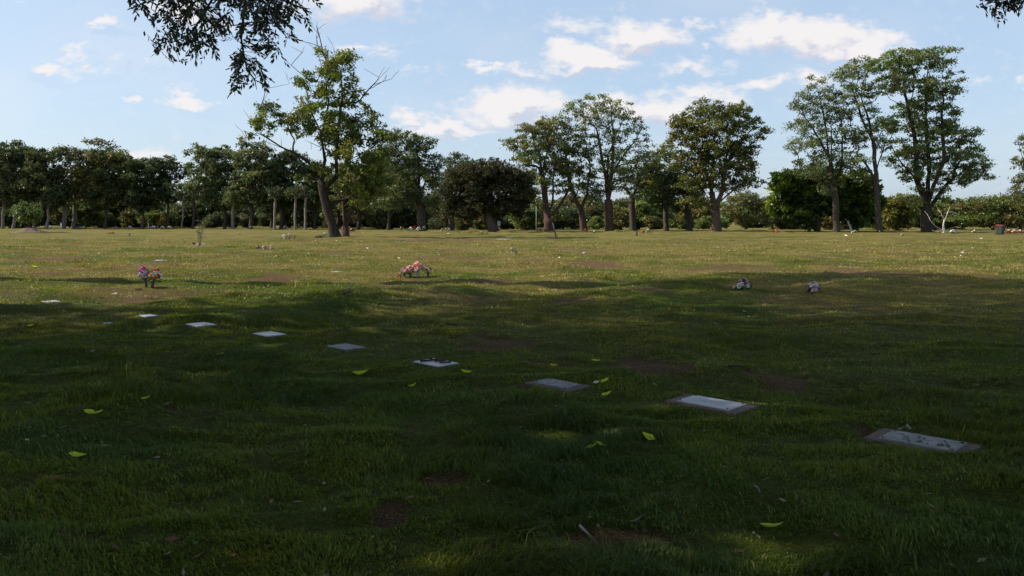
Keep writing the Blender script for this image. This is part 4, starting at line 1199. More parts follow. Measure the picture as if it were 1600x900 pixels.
CONC = mat_noise('brown concrete', (.10, .072, .06), (.21, .16, .135), scale=22, rough=.95, bump=.5)
PLATE = mat_noise('silver plaque', (.32, .33, .35), (.46, .47, .49), scale=5, rough=.5, bump=.05, spec=.5)
PLATE_W = mat_noise('weathered plaque', (.17, .17, .165), (.36, .36, .35), scale=16, rough=.8, bump=.3, detail=10)
PLATE_G = mat_noise('gritty plaque', (.12, .12, .12), (.36, .36, .37), scale=38, rough=.85, bump=.5, detail=8)
BOLT = mat_noise('dark bolt', (.02, .02, .02), (.05, .045, .04), scale=40, rough=.5, bump=0)
LETTER = mat_noise('raised lettering', (.2, .21, .24), (.3, .31, .34), scale=30, rough=.5, bump=0)
DEBRIS = mat_noise('leaf litter', (.02, .016, .012), (.07, .05, .03), scale=30, rough=.9, bump=.2)


def litter_mesh(rs, n, w, d, size):
    V, F = [], []
    for _ in range(n):
        x, y = (rs.rand() - .5) * w, (rs.rand() - .5) * d
        a = rs.rand() * 6.28; L = size * (.5 + rs.rand()); wd = L * (.15 + .3 * rs.rand())
        ca, sa = math.cos(a), math.sin(a); b = len(V)
        for (s, t, z) in ((-.5, 0, .002), (0, .5, .006 + rs.rand() * .01), (.5, 0, .003 + rs.rand() * .012), (0, -.5, .004)):
            V.append((x + s * L * ca - t * wd * sa, y + s * L * sa + t * wd * ca, z + .001))
        F.append((b, b + 1, b + 2, b + 3))
    return mesh_from('litter', np.array(V), F, DEBRIS, smooth=False)


rsm = np.random.RandomState(3)
for i, (x, y, z, w, d, kind, lab) in enumerate(MK):
    t = empty('grave_marker', (x, y, z + (.006 if y < 7.1 else .0)), lab, 'grave marker', 'flat grave markers set in the lawn', rz=YAW)
    big = y < 7.1
    pw, pd = (w * .73, d * .73) if y < 7.1 else (w * .9, d * .9)
    link('concrete_slab', bm_mesh('slab', box_bm(w, d, .09, z=-.085, bev=.008), CONC), t)
    link('plaque', bm_mesh('plaque', box_bm(pw, pd, .012, z=.003, bev=.003), {'clean': PLATE, 'weathered': PLATE_W, 'gritty': PLATE_G, 'stained': PLATE}[kind]), t)
    if big:
        for sx in (-1, 1):
            for sy in (-1, 1):
                bm = bmesh.new()
                bmesh.ops.create_cone(bm, cap_ends=True, segments=8, radius1=.009, radius2=.006, depth=.008)
                link('bolt', bm_mesh('bolt', bm, BOLT), t, loc=(sx * (pw / 2 - .022), sy * (pd / 2 - .022), .018))
    if kind == 'clean' and y < 8:
        # three rows of weathered raised strokes, too worn to read
        V, F = [], []
        for row, (yy, ln) in enumerate(((.045, .30), (.0, .22), (-.045, .26))):
            xx = -ln / 2
            while xx < ln / 2:
                ww = .004 + .006 * rsm.rand(); b = len(V)
                for (dx, dy) in ((0, -.006), (ww, -.006), (ww, .006), (0, .006)): V.append((xx + dx, yy + dy, .0175))
                F.append((b, b + 1, b + 2, b + 3)); xx += ww + .004 + (.02 if rsm.rand() < .15 else 0)
        link('lettering', mesh_from('strokes', np.array(V), F, LETTER, smooth=False), t)
    if kind == 'weathered':
        for _ in range(16):
            link('dry_scrap', litter_mesh(rsm, 1, 0, 0, .045), t, loc=((rsm.rand() - .35) * pw * .8, (rsm.rand() - .5) * pd * .8, .015))
    if kind == 'stained':
        for (xa, ya, xb, yb, r) in ((-.12, -.11, -.06, .10, .009), (-.02, .0, .03, .12, .007), (.08, -.02, .15, .08, .007), (-.19, .06, -.15, .08, .005)):
            dxy = np.array([xb - xa, yb - ya]); nn = np.array([-dxy[1], dxy[0]]); nn /= np.linalg.norm(nn)
            V, F, b = [], [], 0
            for (px, py, s) in ((xa, ya, 1), (xa, ya, -1), (xb, yb, -.5), (xb, yb, .5)):
                V.append((px + nn[0] * r * s, py + nn[1] * r * s, .018)); V.append((px + nn[0] * r * s * .6, py + nn[1] * r * s * .6, .034))
            F += [(b, b + 2, b + 4, b + 6), (b + 1, b + 7, b + 5, b + 3), (b, b + 6, b + 7, b + 1), (b + 2, b + 3, b + 5, b + 4), (b, b + 1, b + 3, b + 2), (b + 4, b + 5, b + 7, b + 6)]
            link('dark_twig', mesh_from('twigs', np.array(V), F, DEBRIS, smooth=False), t)

# ------------------------------------------------------------------ flowers
COLS = {'white': (.80, .78, .74), 'cream': (.72, .66, .42), 'pink': (.72, .28, .34), 'palepink': (.80, .52, .52), 'peach': (.82, .42, .26), 'coral': (.75, .16, .08),
        'red': (.50, .03, .03), 'purple': (.17, .04, .13), 'mauve': (.42, .20, .30), 'magenta': (.42, .07, .33), 'lilac': (.45, .42, .66), 'yellow': (.75, .55, .06),
        'orange': (.70, .20, .04), 'brown': (.18, .08, .05), 'silver': (.45, .50, .50), 'green': (.035, .075, .03)}
PM = {k: mat_plain('petal ' + k, c, rough=.7, spec=.2, trans=.25) for k, c in COLS.items()}
VASE = mat_noise('grey vase', (.05, .055, .06), (.13, .135, .14), scale=30, rough=.5, bump=.1)
VASEP = mat_noise('pale vase', (.35, .33, .3), (.55, .52, .48), scale=30, rough=.6, bump=.1)


def blossom_mesh(col, seed, layers=3, centre=None):
    rs = np.random.RandomState(seed)
    V, F, MI = [], [], []
    for L in range(layers):
        n = 7 - L; rad = 1 - .27 * L; tilt = .25 + .42 * L
        for k in range(n):
            a = 2 * math.pi * (k + .5 * (L % 2) + rs.rand() * .2) / n
            ca, sa = math.cos(a), math.sin(a); wd = .5 * rad
            b = len(V)
            for (t, w, z) in ((.08, .2, 0), (.55, 1, .12), (.95, .75, .06 if L else -.05)):
                for sg in (-1, 1):
                    rr = rad * t * math.cos(tilt); zz = rad * t * math.sin(tilt) + z * .5 + rs.randn() * .02
                    V.append((ca * rr - sa * wd * w * sg, sa * rr + ca * wd * w * sg, zz + .04 * L))
            F += [(b, b + 1, b + 3, b + 2), (b + 2, b + 3, b + 5, b + 4)]
            MI += [1 if centre else 0, 0]
    me = mesh_from('blossom ' + col, np.array(V) * .5, F, PM[col], smooth=True)
    if centre:
        me.materials.append(PM[centre])
        me.polygons.foreach_set('material_index', np.array(MI, dtype=np.int32)); me.update()
    return me


BL = {k: blossom_mesh(k, 3 + i) for i, k in enumerate(COLS)}
BL['pansy'] = blossom_mesh('white', 88, layers=2, centre='purple')


def foliage_mesh(rs, rad, h0, h1, n, ln):
    """dark leaves and stems of an arrangement"""
    V, F = [], []
    for _ in range(n):
        a = rs.rand() * 6.28; r = rad * rs.rand() ** .6; z = h0 + (h1 - h0) * rs.rand()
        p = np.array([math.cos(a) * r, math.sin(a) * r, z]); d = np.array([math.cos(a), math.sin(a), rs.rand() * .9 - .2]); d /= np.linalg.norm(d)
        s = np.cross(d, [0, 0, 1.]); s /= np.linalg.norm(s) + 1e-6; b = len(V)
        V += [tuple(p), tuple(p + d * ln * .5 + s * ln * .2), tuple(p + d * ln + np.array([0, 0, -.25 * ln])), tuple(p + d * ln * .5 - s * ln * .2)]
        F.append((b, b + 1, b + 2, b + 3))
    for _ in range(max(4, n // 10)):
        a = rs.rand() * 6.28; r = rad * rs.rand() * .9; b = len(V); w = .004
        V += [(-w, 0, h0 * .4), (w, 0, h0 * .4), (math.cos(a) * r + w, math.sin(a) * r, h1), (math.cos(a) * r - w, math.sin(a) * r, h1)]
        F.append((b, b + 1, b + 2, b + 3))
    return mesh_from('foliage', np.array(V), F, PM['green'], smooth=False)


def lathe(prof, mat, seg=14):
    V, F = [], []
    for (r, z) in prof:
        for s in range(seg):
            a = 2 * math.pi * s / seg; V.append((r * math.cos(a), r * math.sin(a), z))
    for i in range(len(prof) - 1):
        for s in range(seg):
            s2 = (s + 1) % seg
            F.append((i * seg + s, i * seg + s2, (i + 1) * seg + s2, (i + 1) * seg + s))
    F.append(tuple(range(seg - 1, -1, -1))); F.append(tuple((len(prof) - 1) * seg + s for s in range(seg)))
    return mesh_from('lathe', np.array(V), F, mat)


rf = np.random.RandomState(12)


def bouquet(u, v, wpx, hpx, cols, label, cat='flowers', name='bouquet', vase=None, n=14, bs=None, low=False, group='flower arrangements on the graves', lean=(0, 0), at=None):
    p = G(u, v) if at is None else at
    m = p[1] / F0
    w, h = wpx * m, hpx * m
    t = empty(name, p - np.array([0, 0, .01]), label, cat, group)
    t.rotation_euler = (lean[0], lean[1], 0)
    vh = 0 if low or vase is None else h * .45
    if vase is not None and not low:
        vr = max(.035, w * .13)
        link('vase', lathe([(vr * .6, 0), (vr * .75, vh * .3), (vr, vh * .8), (vr * 1.05, vh)], vase), t)
    bs = bs or max(.075, w * .30)
    hb = vh * .7 if not low else 0
    link('foliage', foliage_mesh(rf, w * .36, max(.01, hb), h * .72, 46, max(.05, w * .28)), t)
    for k in range(n):
        a = 2 * math.pi * (k * .618 + rf.rand() * .1)
        q = ((k + .5) / n) ** .5
        r = (w * .5 - bs * .35) * q
        ztop = h - bs * .25; zlow = hb + (ztop - hb) * .35
        z = ztop - (ztop - zlow) * q * q
        c = cols[rf.randint(len(cols))]
        o = link('blossom', BL[c], t, loc=(r * math.cos(a), r * math.sin(a), z))
        o.scale = (bs * (.8 + .4 * rf.rand()),) * 3
        til = 1.05 * q + .2
        o.rotation_euler = (0, til, a) if True else (0, 0, 0)
    return t


bouquet(229, 448, 22, 33, ['magenta', 'magenta', 'lilac', 'magenta', 'pink'], 'black vase of magenta silk flowers, left one of the pair above the bright plaque', vase=VASE, n=13, lean=(0, -.15))
bouquet(237, 449, 24, 32, ['red', 'red', 'silver', 'silver', 'white', 'orange'], 'grey vase of red and silver flowers, right one of the pair', vase=VASE, n=13, lean=(0, .30))
bouquet(216, 453, 9, 4, ['orange', 'coral'], 'orange blossom fallen on the grass left of the paired vases', name='fallen_blossom', n=2, low=True)
bouquet(632, 434, 17, 18, ['mauve', 'mauve', 'palepink'], 'dull mauve bouquet, leftmost of the pink bouquet cluster', vase=VASE, n=10)
bouquet(641, 434, 20, 20, ['pink', 'palepink', 'palepink'], 'soft pink bouquet, second from left in the pink cluster', vase=VASE, n=12)
bouquet(653, 434, 24, 26, ['peach', 'palepink', 'coral', 'palepink', 'white'], 'tallest peach and coral bouquet in the middle of the pink cluster', vase=VASEP, n=16)
bouquet(669, 433, 13, 20, ['mauve', 'white', 'purple'], 'white and plum bouquet on the right of the pink cluster', vase=VASE, n=9)
bouquet(624, 434, 6, 7, ['red'], 'single small red flower at the left foot of the pink cluster', name='small_flower', n=2, low=True)
bouquet(1161, 453, 28, 19, ['white', 'white', 'purple', 'pansy', 'palepink', 'white', 'palepink', 'pink', 'pansy'], 'white and purple posy on shaded turf, with a pink bloom near its top', name='posy', n=24, low=True, bs=.10)
bouquet(1147, 454, 10, 8, ['white', 'palepink'], 'tiny pale posy touching the left side of a white and purple posy', name='posy', n=4, low=True, bs=.07)
bouquet(1271, 459, 27, 20, ['white', 'white', 'purple', 'pansy', 'pink', 'white', 'palepink', 'mauve', 'mauve'], 'white and purple posy standing alone at the right, nearest the shade edge', name='posy', n=24, low=True, bs=.095)
bouquet(800, 396, 8, 10, ['white', 'cream'], 'cream-white bouquet in the middle of the sunlit lawn, left half', vase=VASEP, n=6)
bouquet(806, 398, 7, 11, ['white', 'purple', 'palepink'], 'white and plum bouquet in the middle of the sunlit lawn, right half', vase=VASE, n=6)
for (u, c, lab) in ((403, ['mauve', 'magenta'], 'mauve low bouquet, left one of the three left of the trunk'), (413, ['palepink', 'mauve'], 'dusty pink low bouquet, middle one of the three left of the trunk'),
                    (424, ['palepink', 'white'], 'pale pink low bouquet, right one of the three left of the trunk')):
    bouquet(u, 390, 10, 8, c, lab, n=7, low=True)
bouquet(444, 375, 9, 11, ['white'], 'bright white bouquet between the three pink ones and the trunk', vase=VASEP, n=7)
bouquet(452, 374, 9, 10, ['white', 'brown', 'palepink'], 'white and brown bouquet next to the bright white one', vase=VASE, n=7)
bouquet(460, 374, 6, 8, ['brown', 'orange'], 'small brown bouquet at the right of the white pair', vase=VASE, n=4)
bouquet(508, 372, 9, 8, ['white', 'silver'], 'white bouquet leaning against the left foot of the leaning trunk', n=6, low=True)
bouquet(498, 372, 12, 4, ['brown', 'mauve'], 'flat brown wreath left of the white bouquet at the trunk foot', name='wreath', n=6, low=True)
bouquet(550, 363, 11, 6, ['palepink', 'brown', 'brown'], 'rounded pink and brown bouquet just right of the leaning trunk', n=8, low=True)
bouquet(627, 362, 6, 9, ['cream', 'cream'], 'upright pale yellow bouquet left of the red and white ones', n=5, low=True)
bouquet(642, 362, 9, 8, ['white'], 'white bouquet left of the red one at the far side of the lawn', n=7, low=True)
bouquet(648, 361, 7, 9, ['red', 'coral'], 'red bouquet between two white ones at the far side of the lawn', n=6, low=True)
bouquet(654, 362, 9, 8, ['white', 'palepink'], 'white bouquet right of the red one at the far side of the lawn', n=7, low=True)
bouquet(663, 362, 6, 9, ['cream', 'cream', 'silver'], 'upright pale yellow bouquet right of the red and white ones', n=5, low=True)
for (u, c, lab) in ((691, ['cream', 'white'], 'cream bouquet, left one of three before the dark trees'), (697, ['cream', 'yellow'], 'cream and yellow bouquet, middle one of three before the dark trees'),
                    (702, ['white', 'cream'], 'white bouquet, right one of three before the dark trees')):
    bouquet(u, 362, 6, 6, c, lab, n=5, low=True)
bouquet(716, 365, 5, 6, ['brown', 'pink'], 'brownish pink bouquet left of the dome-shaped tree trunk', n=4, low=True)
bouquet(734, 366, 6, 5, ['coral', 'red'], 'coral bouquet left of the yellow pair', n=4, low=True)
bouquet(752, 367, 8, 6, ['yellow', 'orange'], 'golden yellow bouquet, left one of the yellow pair', n=6, low=True)
bouquet(760, 367, 7, 7, ['yellow', 'cream', 'silver'], 'yellow and grey bouquet, right one of the yellow pair', n=6, low=True)
bouquet(843, 362, 8, 5, ['white', 'red'], 'red and white bouquet at the foot of the thin pole', n=5, low=True)
bouquet(853, 362, 8, 5, ['red', 'palepink'], 'red and pale pink bouquet before the stout many-limbed tree', n=5, low=True)
bouquet(915, 364, 6, 6, ['orange', 'coral'], 'orange bouquet before the low forked red-limbed tree', n=4, low=True)
bouquet(929, 364, 6, 5, ['white', 'palepink'], 'whitish bouquet left of the highest central tree', n=4, low=True)
bouquet(966, 363, 6, 6, ['brown', 'mauve'], 'plum bouquet right of the highest central tree', n=4, low=True)
bouquet(975, 363, 4, 4, ['white', 'cream'], 'small cream bouquet right of the plum one', n=3, low=True)
bouquet(1004, 365, 8, 6, ['coral', 'red', 'orange'], 'bright red bouquet beside the green leafy one', n=6, low=True)
bouquet(1013, 365, 10, 8, ['silver', 'green', 'cream'], 'green leafy bouquet with pale blooms right of the bright red one', n=6, low=True)
bouquet(1100, 364, 6, 3, ['white'], 'flat white bouquet at the foot of the green spreading tree', n=3, low=True)
bouquet(1212, 364, 11, 6, ['red', 'coral'], 'red bouquet under the open sky gap left of the low round tree', n=7, low=True)
bouquet(1335, 364, 10, 5, ['white', 'silver'], 'white bouquet below the low bright-leaved tree', n=5, low=True)
bouquet(1374, 364, 4, 4, ['white'], 'small white ball of flowers at the foot of the slim tall tree', n=4, low=True)
bouquet(1409, 370, 6, 6, ['palepink', 'brown', 'white'], 'small pinkish posy alone on the far sunlit lawn at the right', n=6, low=True)
bouquet(1489, 365, 12, 7, ['white', 'silver', 'lilac'], 'white and blue bouquet right of the bleached dead tree', n=8, low=True)
bouquet(1522, 364, 9, 6, ['silver', 'white'], 'silvery bouquet left of the wheelie bin', n=5, low=True)
for (u, c, lab) in ((1575, ['palepink', 'red', 'cream'], 'red and pale bouquet right of the wheelie bin, left one of three'), (1584, ['white', 'coral', 'palepink'], 'coral and white bouquet right of the wheelie bin, middle one of three'),
                    (1593, ['white', 'red', 'green'], 'white and red bouquet at the right photo edge')):
    bouquet(u, 366, 11, 8, c, lab, n=8, low=True)
bouquet(173, 366, 11, 5, ['yellow', 'orange', 'brown'], 'yellow bouquet on the far lawn right of the earth mound', n=6, low=True)
bouquet(202, 368, 5, 4, ['brown', 'red'], 'small russet bouquet right of the yellow one', n=4, low=True)
bouquet(374, 366, 5, 6, ['white', 'cream'], 'small white bouquet right of the tall thin flower stems', n=3, low=True)
for (u, c, lab) in ((80, 'lilac', 'pale lilac bouquet behind the earth mound'), (124, 'lilac', 'lilac-blue bouquet at the foot of the second stout pale trunk'), (131, 'white', 'white bouquet beside the lilac-blue one in the left row'),
                    (182, 'lilac', 'lilac bouquet in the left row before the dark bushes'), (204, 'lilac', 'small lilac bouquet left of the grey forked trunk'),
                    (241, 'lilac', 'large lilac bouquet right of the grey forked trunk'), (254, 'lilac', 'smaller lilac bouquet next to the large lilac one'), (265, 'palepink', 'pale pink bouquet under the sky gap of the left row'),
                    (393, 'silver', 'silver-grey bouquet in the left row under the rounded dark tree'), (447, 'palepink', 'faint pink bouquet between thin pale stems')):
    bouquet(u, 358.4, 8, 6, [c], lab, n=5, low=True)


# tall thin flower stems
def tall_stems():
    p = G(312, 386)
    t = empty('tall_flower', p, 'tall thin stems with small white and lilac blooms on the far left lawn', 'flowers', 'flower arrangements on the graves')
    rs = np.random.RandomState(9)
    nodes = [np.zeros(3)]; par = [-1]
    tips = []
    for k in range(7):
        e = np.array([rs.randn() * .22, rs.randn() * .15, .75 + rs.rand() * .75]); pa = 0
        for i in range(1, 6):
            nodes.append(e * i / 5 + rs.randn(3) * .02); par.append(pa); pa = len(nodes) - 1
            if i > 2: tips.append(nodes[-1])
    r, ch = radii(np.array(nodes), np.array(par), .007, .022)
    V, F = tubes(np.array(nodes), np.array(par), r, ch, sides=5)
    link('stem', mesh_from('stems', V, F, BARK_GREY), t)
    V, F, kc = leaves([(*q, .16) for q in tips], rs, 500, .10, .03, [(.06, .09, .03), (.08, .10, .04)], flat=1)
    link('foliage', np_mesh('stem leaves', V, F.ravel(), np.full(len(F), 4), LEAF, facecol=kc), t)
    for i, (x, y, z, c) in enumerate(((.08, 0, .85, 'white'), (.14, .05, .6, 'palepink'), (-.22, 0, .12, 'white'), (-.32, 0, .14, 'purple'), (.22, 0, .12, 'white'), (.32, .05, .10, 'white'), (-.14, 0, .10, 'palepink'))):
        o = link('blossom', BL[c], t, loc=(x, y, z)); o.scale = (.17,) * 3; o.rotation_euler = (.9, 0, i)


tall_stems()

# ------------------------------------------------------------------ fallen leaves and twigs
YLEAF = mat_plain('yellow green leaf', (.62, .76, .05), rough=.55, spec=.3, trans=.3)
PLEAF = mat_plain('pale dry leaf', (.78, .74, .58), rough=.7, spec=.2, trans=.2)
GLEAF = mat_plain('grey dry leaf', (.25, .27, .2), rough=.8, spec=.2, trans=.1)
RLEAF = mat_plain('brown dry leaf', (.22, .11, .05), rough=.8, spec=.2, trans=.1)


def leaf_mesh(mat, seed, curl=.35):
    """a broad leaf folded along its midrib and curled, one unit long"""
    rs = np.random.RandomState(seed)
    prof = [(0, .02), (.14, .17), (.34, .27), (.56, .25), (.78, .14), (1, .0)]
    V, F = [], []
    tw = (rs.rand() - .5) * .9
    for (t, w) in prof:
        z = curl * (t - .4) ** 2 * 1.4 + .05
        a = tw * t
        w *= .85 + .3 * rs.rand()
        V.append((t - .5, -w * math.cos(a), z + w * (.55 + math.sin(a) * .7)))
        V.append((t - .5, 0, z))
        V.append((t - .5, w * math.cos(a), z + w * (.45 - math.sin(a) * .5)))
    for i in range(len(prof) - 1):
        b = i * 3
        F += [(b, b + 1, b + 4, b + 3), (b + 1, b + 2, b + 5, b + 4)]
    # stalk
    b = len(V)
    V += [(-.5, -.01, .05), (-.5, .01, .05), (-.72, .008, .09), (-.72, -.008, .09)]
    F.append((b, b + 1, b + 2, b + 3))
    return mesh_from('leaf', np.array(V), F, mat)


YM = [leaf_mesh(YLEAF, 50 + i, .3 + .15 * i) for i in range(4)]
PMh = [leaf_mesh(PLEAF, 60 + i, .5) for i in range(3)]
GM = [leaf_mesh(GLEAF, 70 + i, .5) for i in range(2)]
RM = [leaf_mesh(RLEAF, 75 + i, .5) for i in range(2)]
rl = np.random.RandomState(66)


def leaf(u, v, px, label, meshes=YM, group=None, name='fallen_leaf', rz=None, at=None):
    p = G(u, v) if at is None else at
    s = px * p[1] / F0
    me = meshes[rl.randint(len(meshes))]
    o = link(name, me, loc=p + np.array([0, 0, .022]), rot=((rl.rand() - .5) * 1.1, (rl.rand() - .5) * .7, rz if rz is not None else rl.rand() * 6.28))
    o.scale = (s,) * 3
    tag(o, label, 'leaf', group)


for (u, v, px, rz, lab) in [
        (140, 650, 15, 2.9, 'yellow-green fallen leaf, left half of a touching pair in the left foreground'), (154, 651, 14, .2, 'yellow-green fallen leaf, right half of a touching pair in the left foreground'),
        (120, 719, 19, .5, 'yellow-green leaf lying alone low at the far left of the lawn'), (228, 628, 12, 1.0, 'dim yellow-green leaf behind the touching pair at the left'),
        (563, 590, 19, .1, 'wide yellow-green leaf in the grass left of centre, below the speckled plaque'), (727, 587, 15, -.6, 'light green leaf just below the plaque crossed by twigs'),
        (645, 608, 11, 0, 'faint green leaf half sunk in grass below the plaque crossed by twigs'), (931, 568, 11, -.4, 'small green leaf farthest up, in the dark turf above the sunk third plaque'),
        (865, 575, 10, -.5, 'faint green leaf behind the sunk third plaque'), (945, 600, 12, .5, 'yellow leaf at the right end of the sunk third plaque'),
        (947, 622, 14, .5, 'yellow-green leaf below the right end of the sunk third plaque'), (1013, 690, 17, 2.6, 'folded yellow-green leaf between the clean silver plaque and the bottom of the photo'),
        (925, 706, 17, .3, 'yellow-green leaf, left of the overlapping pair in the centre foreground'), (938, 702, 16, -.6, 'yellow-green leaf, right of the overlapping pair in the centre foreground'),
        (1206, 833, 28, -.3, 'large yellow-green leaf nearest the camera at the lower right'), (345, 557, 9, 0, 'tiny yellow leaf below the smooth pale plaque'),
        (48, 510, 8, .2, 'tiny yellow leaf at the left photo edge below the last plaque'), (52, 420, 7, .2, 'yellow leaf in the sunlit grass at the far left'), (93, 388, 4, 0, 'very small yellow leaf on the far lawn left')]:
    leaf(u, v, px * 1.35, lab, rz=rz)
leaf(932, 602, 11, 'pale dry leaf touching the yellow one by the sunk third plaque', PMh, rz=.1)
leaf(375, 541, 8, 'pale grey leaf below the smooth pale plaque', GM)
leaf(178, 462, 10, 'whitish leaf in the turf between the last plaque and the paired vases', PMh)
leaf(1417, 673, 16, 'grey-green dry leaf standing at the upper edge of the weathered plaque', GM, rz=1.4)
leaf(1406, 676, 10, 'small dry leaf beside the grey-green one on the weathered plaque', GM, rz=.5)
leaf(43, 693, 8, 'small whitish leaf low in the grass above the lone left leaf', PMh)
leaf(363, 876, 12, 'brown leaf in the dark grass at the bottom of the photo, left', RM)
leaf(86, 755, 16, 'reddish brown leaf below the lone yellow-green leaf at the left', RM)
leaf(760, 865, 12, 'brown leaf in the dark grass at the bottom centre', RM)
leaf(1183, 847, 13, 'dull grey leaf just left of the large yellow-green leaf', GM)
leaf(1585, 688, 14, 'dull brown leaf right of the weathered plaque by the photo edge', RM)
WL = 'small whitish leaf lying on the far sunlit lawn'
for (u, v) in [(493, 377), (525, 377), (608, 384), (573, 389), (605, 391), (431, 402), (482, 398), (455, 408), (623, 405), (658, 402), (685, 399), (708, 400), (874, 403), (912, 397), (567, 365), (797, 408),
               (1122, 388), (1281, 396), (1324, 393), (1139, 394), (1465, 396), (1495, 397), (1493, 392), (1503, 396), (1501, 401), (1517, 397), (1519, 389), (1533, 373), (1478, 416), (1202, 441), (1162, 489),
               (155, 398), (187, 390), (149, 407), (20, 399), (267, 430), (500, 420), (1345, 369), (1321, 369), (745, 384), (1260, 380), (1054, 384), (1580, 386), (340, 398), (83, 374), (248, 358), (1170, 497), (700, 367)]:
    wl = WL
    for lim, txt in ((300, 'near the tall thin flower stems'), (560, 'below the lone half-bare tree'), (640, 'right of the lone tree, above the pink cluster'), (760, 'beside or above the pink cluster'),
                     (1000, 'near the cream-white bouquet in the middle'), (1230, 'above the white and purple posy'), (1400, 'before the tall multi-stemmed tree'), (1700, 'on brownish turf before the tallest tree')):
        if u < lim:
            wl = 'small whitish leaf on the sunlit lawn ' + txt
            break
    leaf(u, v, 4.2 + 2.2 * rl.rand(), wl, PMh, group='whitish leaves scattered over the far lawn')


def litter():
    rs = np.random.RandomState(91)
    n = 900
    Y = 2.5 * (24 / 2.5) ** rs.rand(n); X = (rs.rand(n) * 2 - 1) * (Y * .7 + .8); Z = height(X, Y) + .012 + .018 * rs.rand(n)
    a = rs.rand(n) * 6.28; L = .012 + .03 * rs.rand(n) ** 2; w = L * (.2 + .4 * rs.rand(n))
    d = np.stack([np.cos(a), np.sin(a), (rs.rand(n) - .5) * .8], 1) * L[:, None]; q = np.stack([-np.sin(a), np.cos(a), (rs.rand(n) - .5) * .8], 1) * w[:, None]
    p = np.stack([X, Y, Z], 1)
    V = np.stack([p - d, p + q, p + d, p - q], 1).reshape(-1, 3)
    pal = np.array([(.20, .11, .06), (.12, .075, .05), (.30, .22, .12), (.36, .32, .22), (.16, .17, .06)])
    tag(link('leaf_litter', np_mesh('litter', V, np.arange(n * 4), np.full(n, 4), LEAF, facecol=pal[rs.randint(0, 5, n)])), 'small brown and straw-coloured bits of leaf litter scattered through the turf', 'leaf litter', kind='stuff')


litter()


def stick(pts, r, label, mat=BARK_GREY):
    q = [G(u, v) + np.array([0, 0, .02 + h]) for (u, v, h) in pts]
    nodes = np.array(q) - q[0]; par = np.array([-1] + list(range(len(q) - 1)))
    rad = np.linspace(r, r * .5, len(q)); ch = [[i + 1] if i + 1 < len(q) else [] for i in range(len(q))]
    V, F = tubes(nodes, par, rad, ch, sides=6, flare=0)
    o = link('fallen_twig', mesh_from('twig', V, F, mat), loc=q[0])
    tag(o, label, 'twig')


stick([(906, 834, .02), (915, 843, .02), (925, 852, .015), (934, 862, .01)], .008, 'short pale stick with a bend lying on bare soil in the centre foreground', BARK_PALE)
stick([(538, 462, .02), (546, 456, .05), (553, 449, .12)], .02, 'dark stick poking up from the dry ground below the pink cluster, left', BARK_DARK)
stick([(1178, 770, .02), (1184, 776, .03), (1188, 782, .02)], .005, 'curved dry stem in the grass below the clean silver plaque', BARK_PALE)
stick([(1138, 577, .01), (1155, 578, .02), (1168, 577, .01)], .012, 'dark twig lying on bare ground beyond the clean silver plaque', BARK_DARK)
stick([(855, 853, .01), (868, 854, .015), (885, 852, .02)], .005, 'thin pale stem lying left of the bent stick', BARK_PALE)
stick([(985, 828, .02), (995, 824, .02), (1006, 819, .03)], .005, 'thin broken stem right of the bent stick', BARK_PALE)
stick([(697, 511, .02), (706, 511, .02), (716, 512, .02)], .012, 'dark twig in the shaded turf behind the plaque crossed by twigs', BARK_DARK)

# ------------------------------------------------------------------ mound, posts, sign, bin, dead tree
def mound():
    p = G(46, 363.5)
    rs = np.random.RandomState(4)
    V, F = [], []
    seg, rings = 40, 12
    Rm = 2.05
    for i in range(rings + 1):
        f = i / rings
        for s in range(seg):
            a = 2 * math.pi * s / seg
            r = Rm * f * (1 + .10 * math.sin(3 * a + 1) + .06 * math.sin(7 * a))
            z = .50 * math.exp(-(f * 1.9) ** 2) + .07 * (1 - f) + (vnoise(r * math.cos(a) * 3, r * math.sin(a) * 3, 8) - .5) * .10 * (1 - f * .7) - (.14 if i == rings else 0)
            V.append((r * math.cos(a), r * math.sin(a), z))
    for i in range(rings):
        for s in range(seg):
            s2 = (s + 1) % seg
            F.append((i * seg + s, i * seg + s2, (i + 1) * seg + s2, (i + 1) * seg + s))
    m = mat_noise('red earth', (.075, .045, .032), (.17, .115, .085), scale=7, rough=.95, bump=.8)
    o = link('earth_mound', mesh_from('mound', np.array(V), F, m), loc=p)
    tag(o, 'low round mound of reddish brown earth on the far left of the lawn', 'mound')


mound()


def post(name, u, v, top, r, mat, label, lean=0):
    p = G(u, v)
    m = p[1] / F0
    h = (v - top) * m
    bm = bmesh.new()
    bmesh.ops.create_cone(bm, cap_ends=True, segments=10, radius1=r, radius2=r * .8, depth=h)
    for q in bm.verts:
        q.co.z += h / 2
        q.co.x += lean * (q.co.z / h)
    bmesh.ops.bevel(bm, geom=[e for e in bm.edges if abs(e.verts[0].co.z - h) < .01 and abs(e.verts[1].co.z - h) < .01], offset=r * .3, segments=1, affect='EDGES')
    o = link(name, bm_mesh(name, bm, mat, True), loc=p)
    return tag(o, label, 'post')


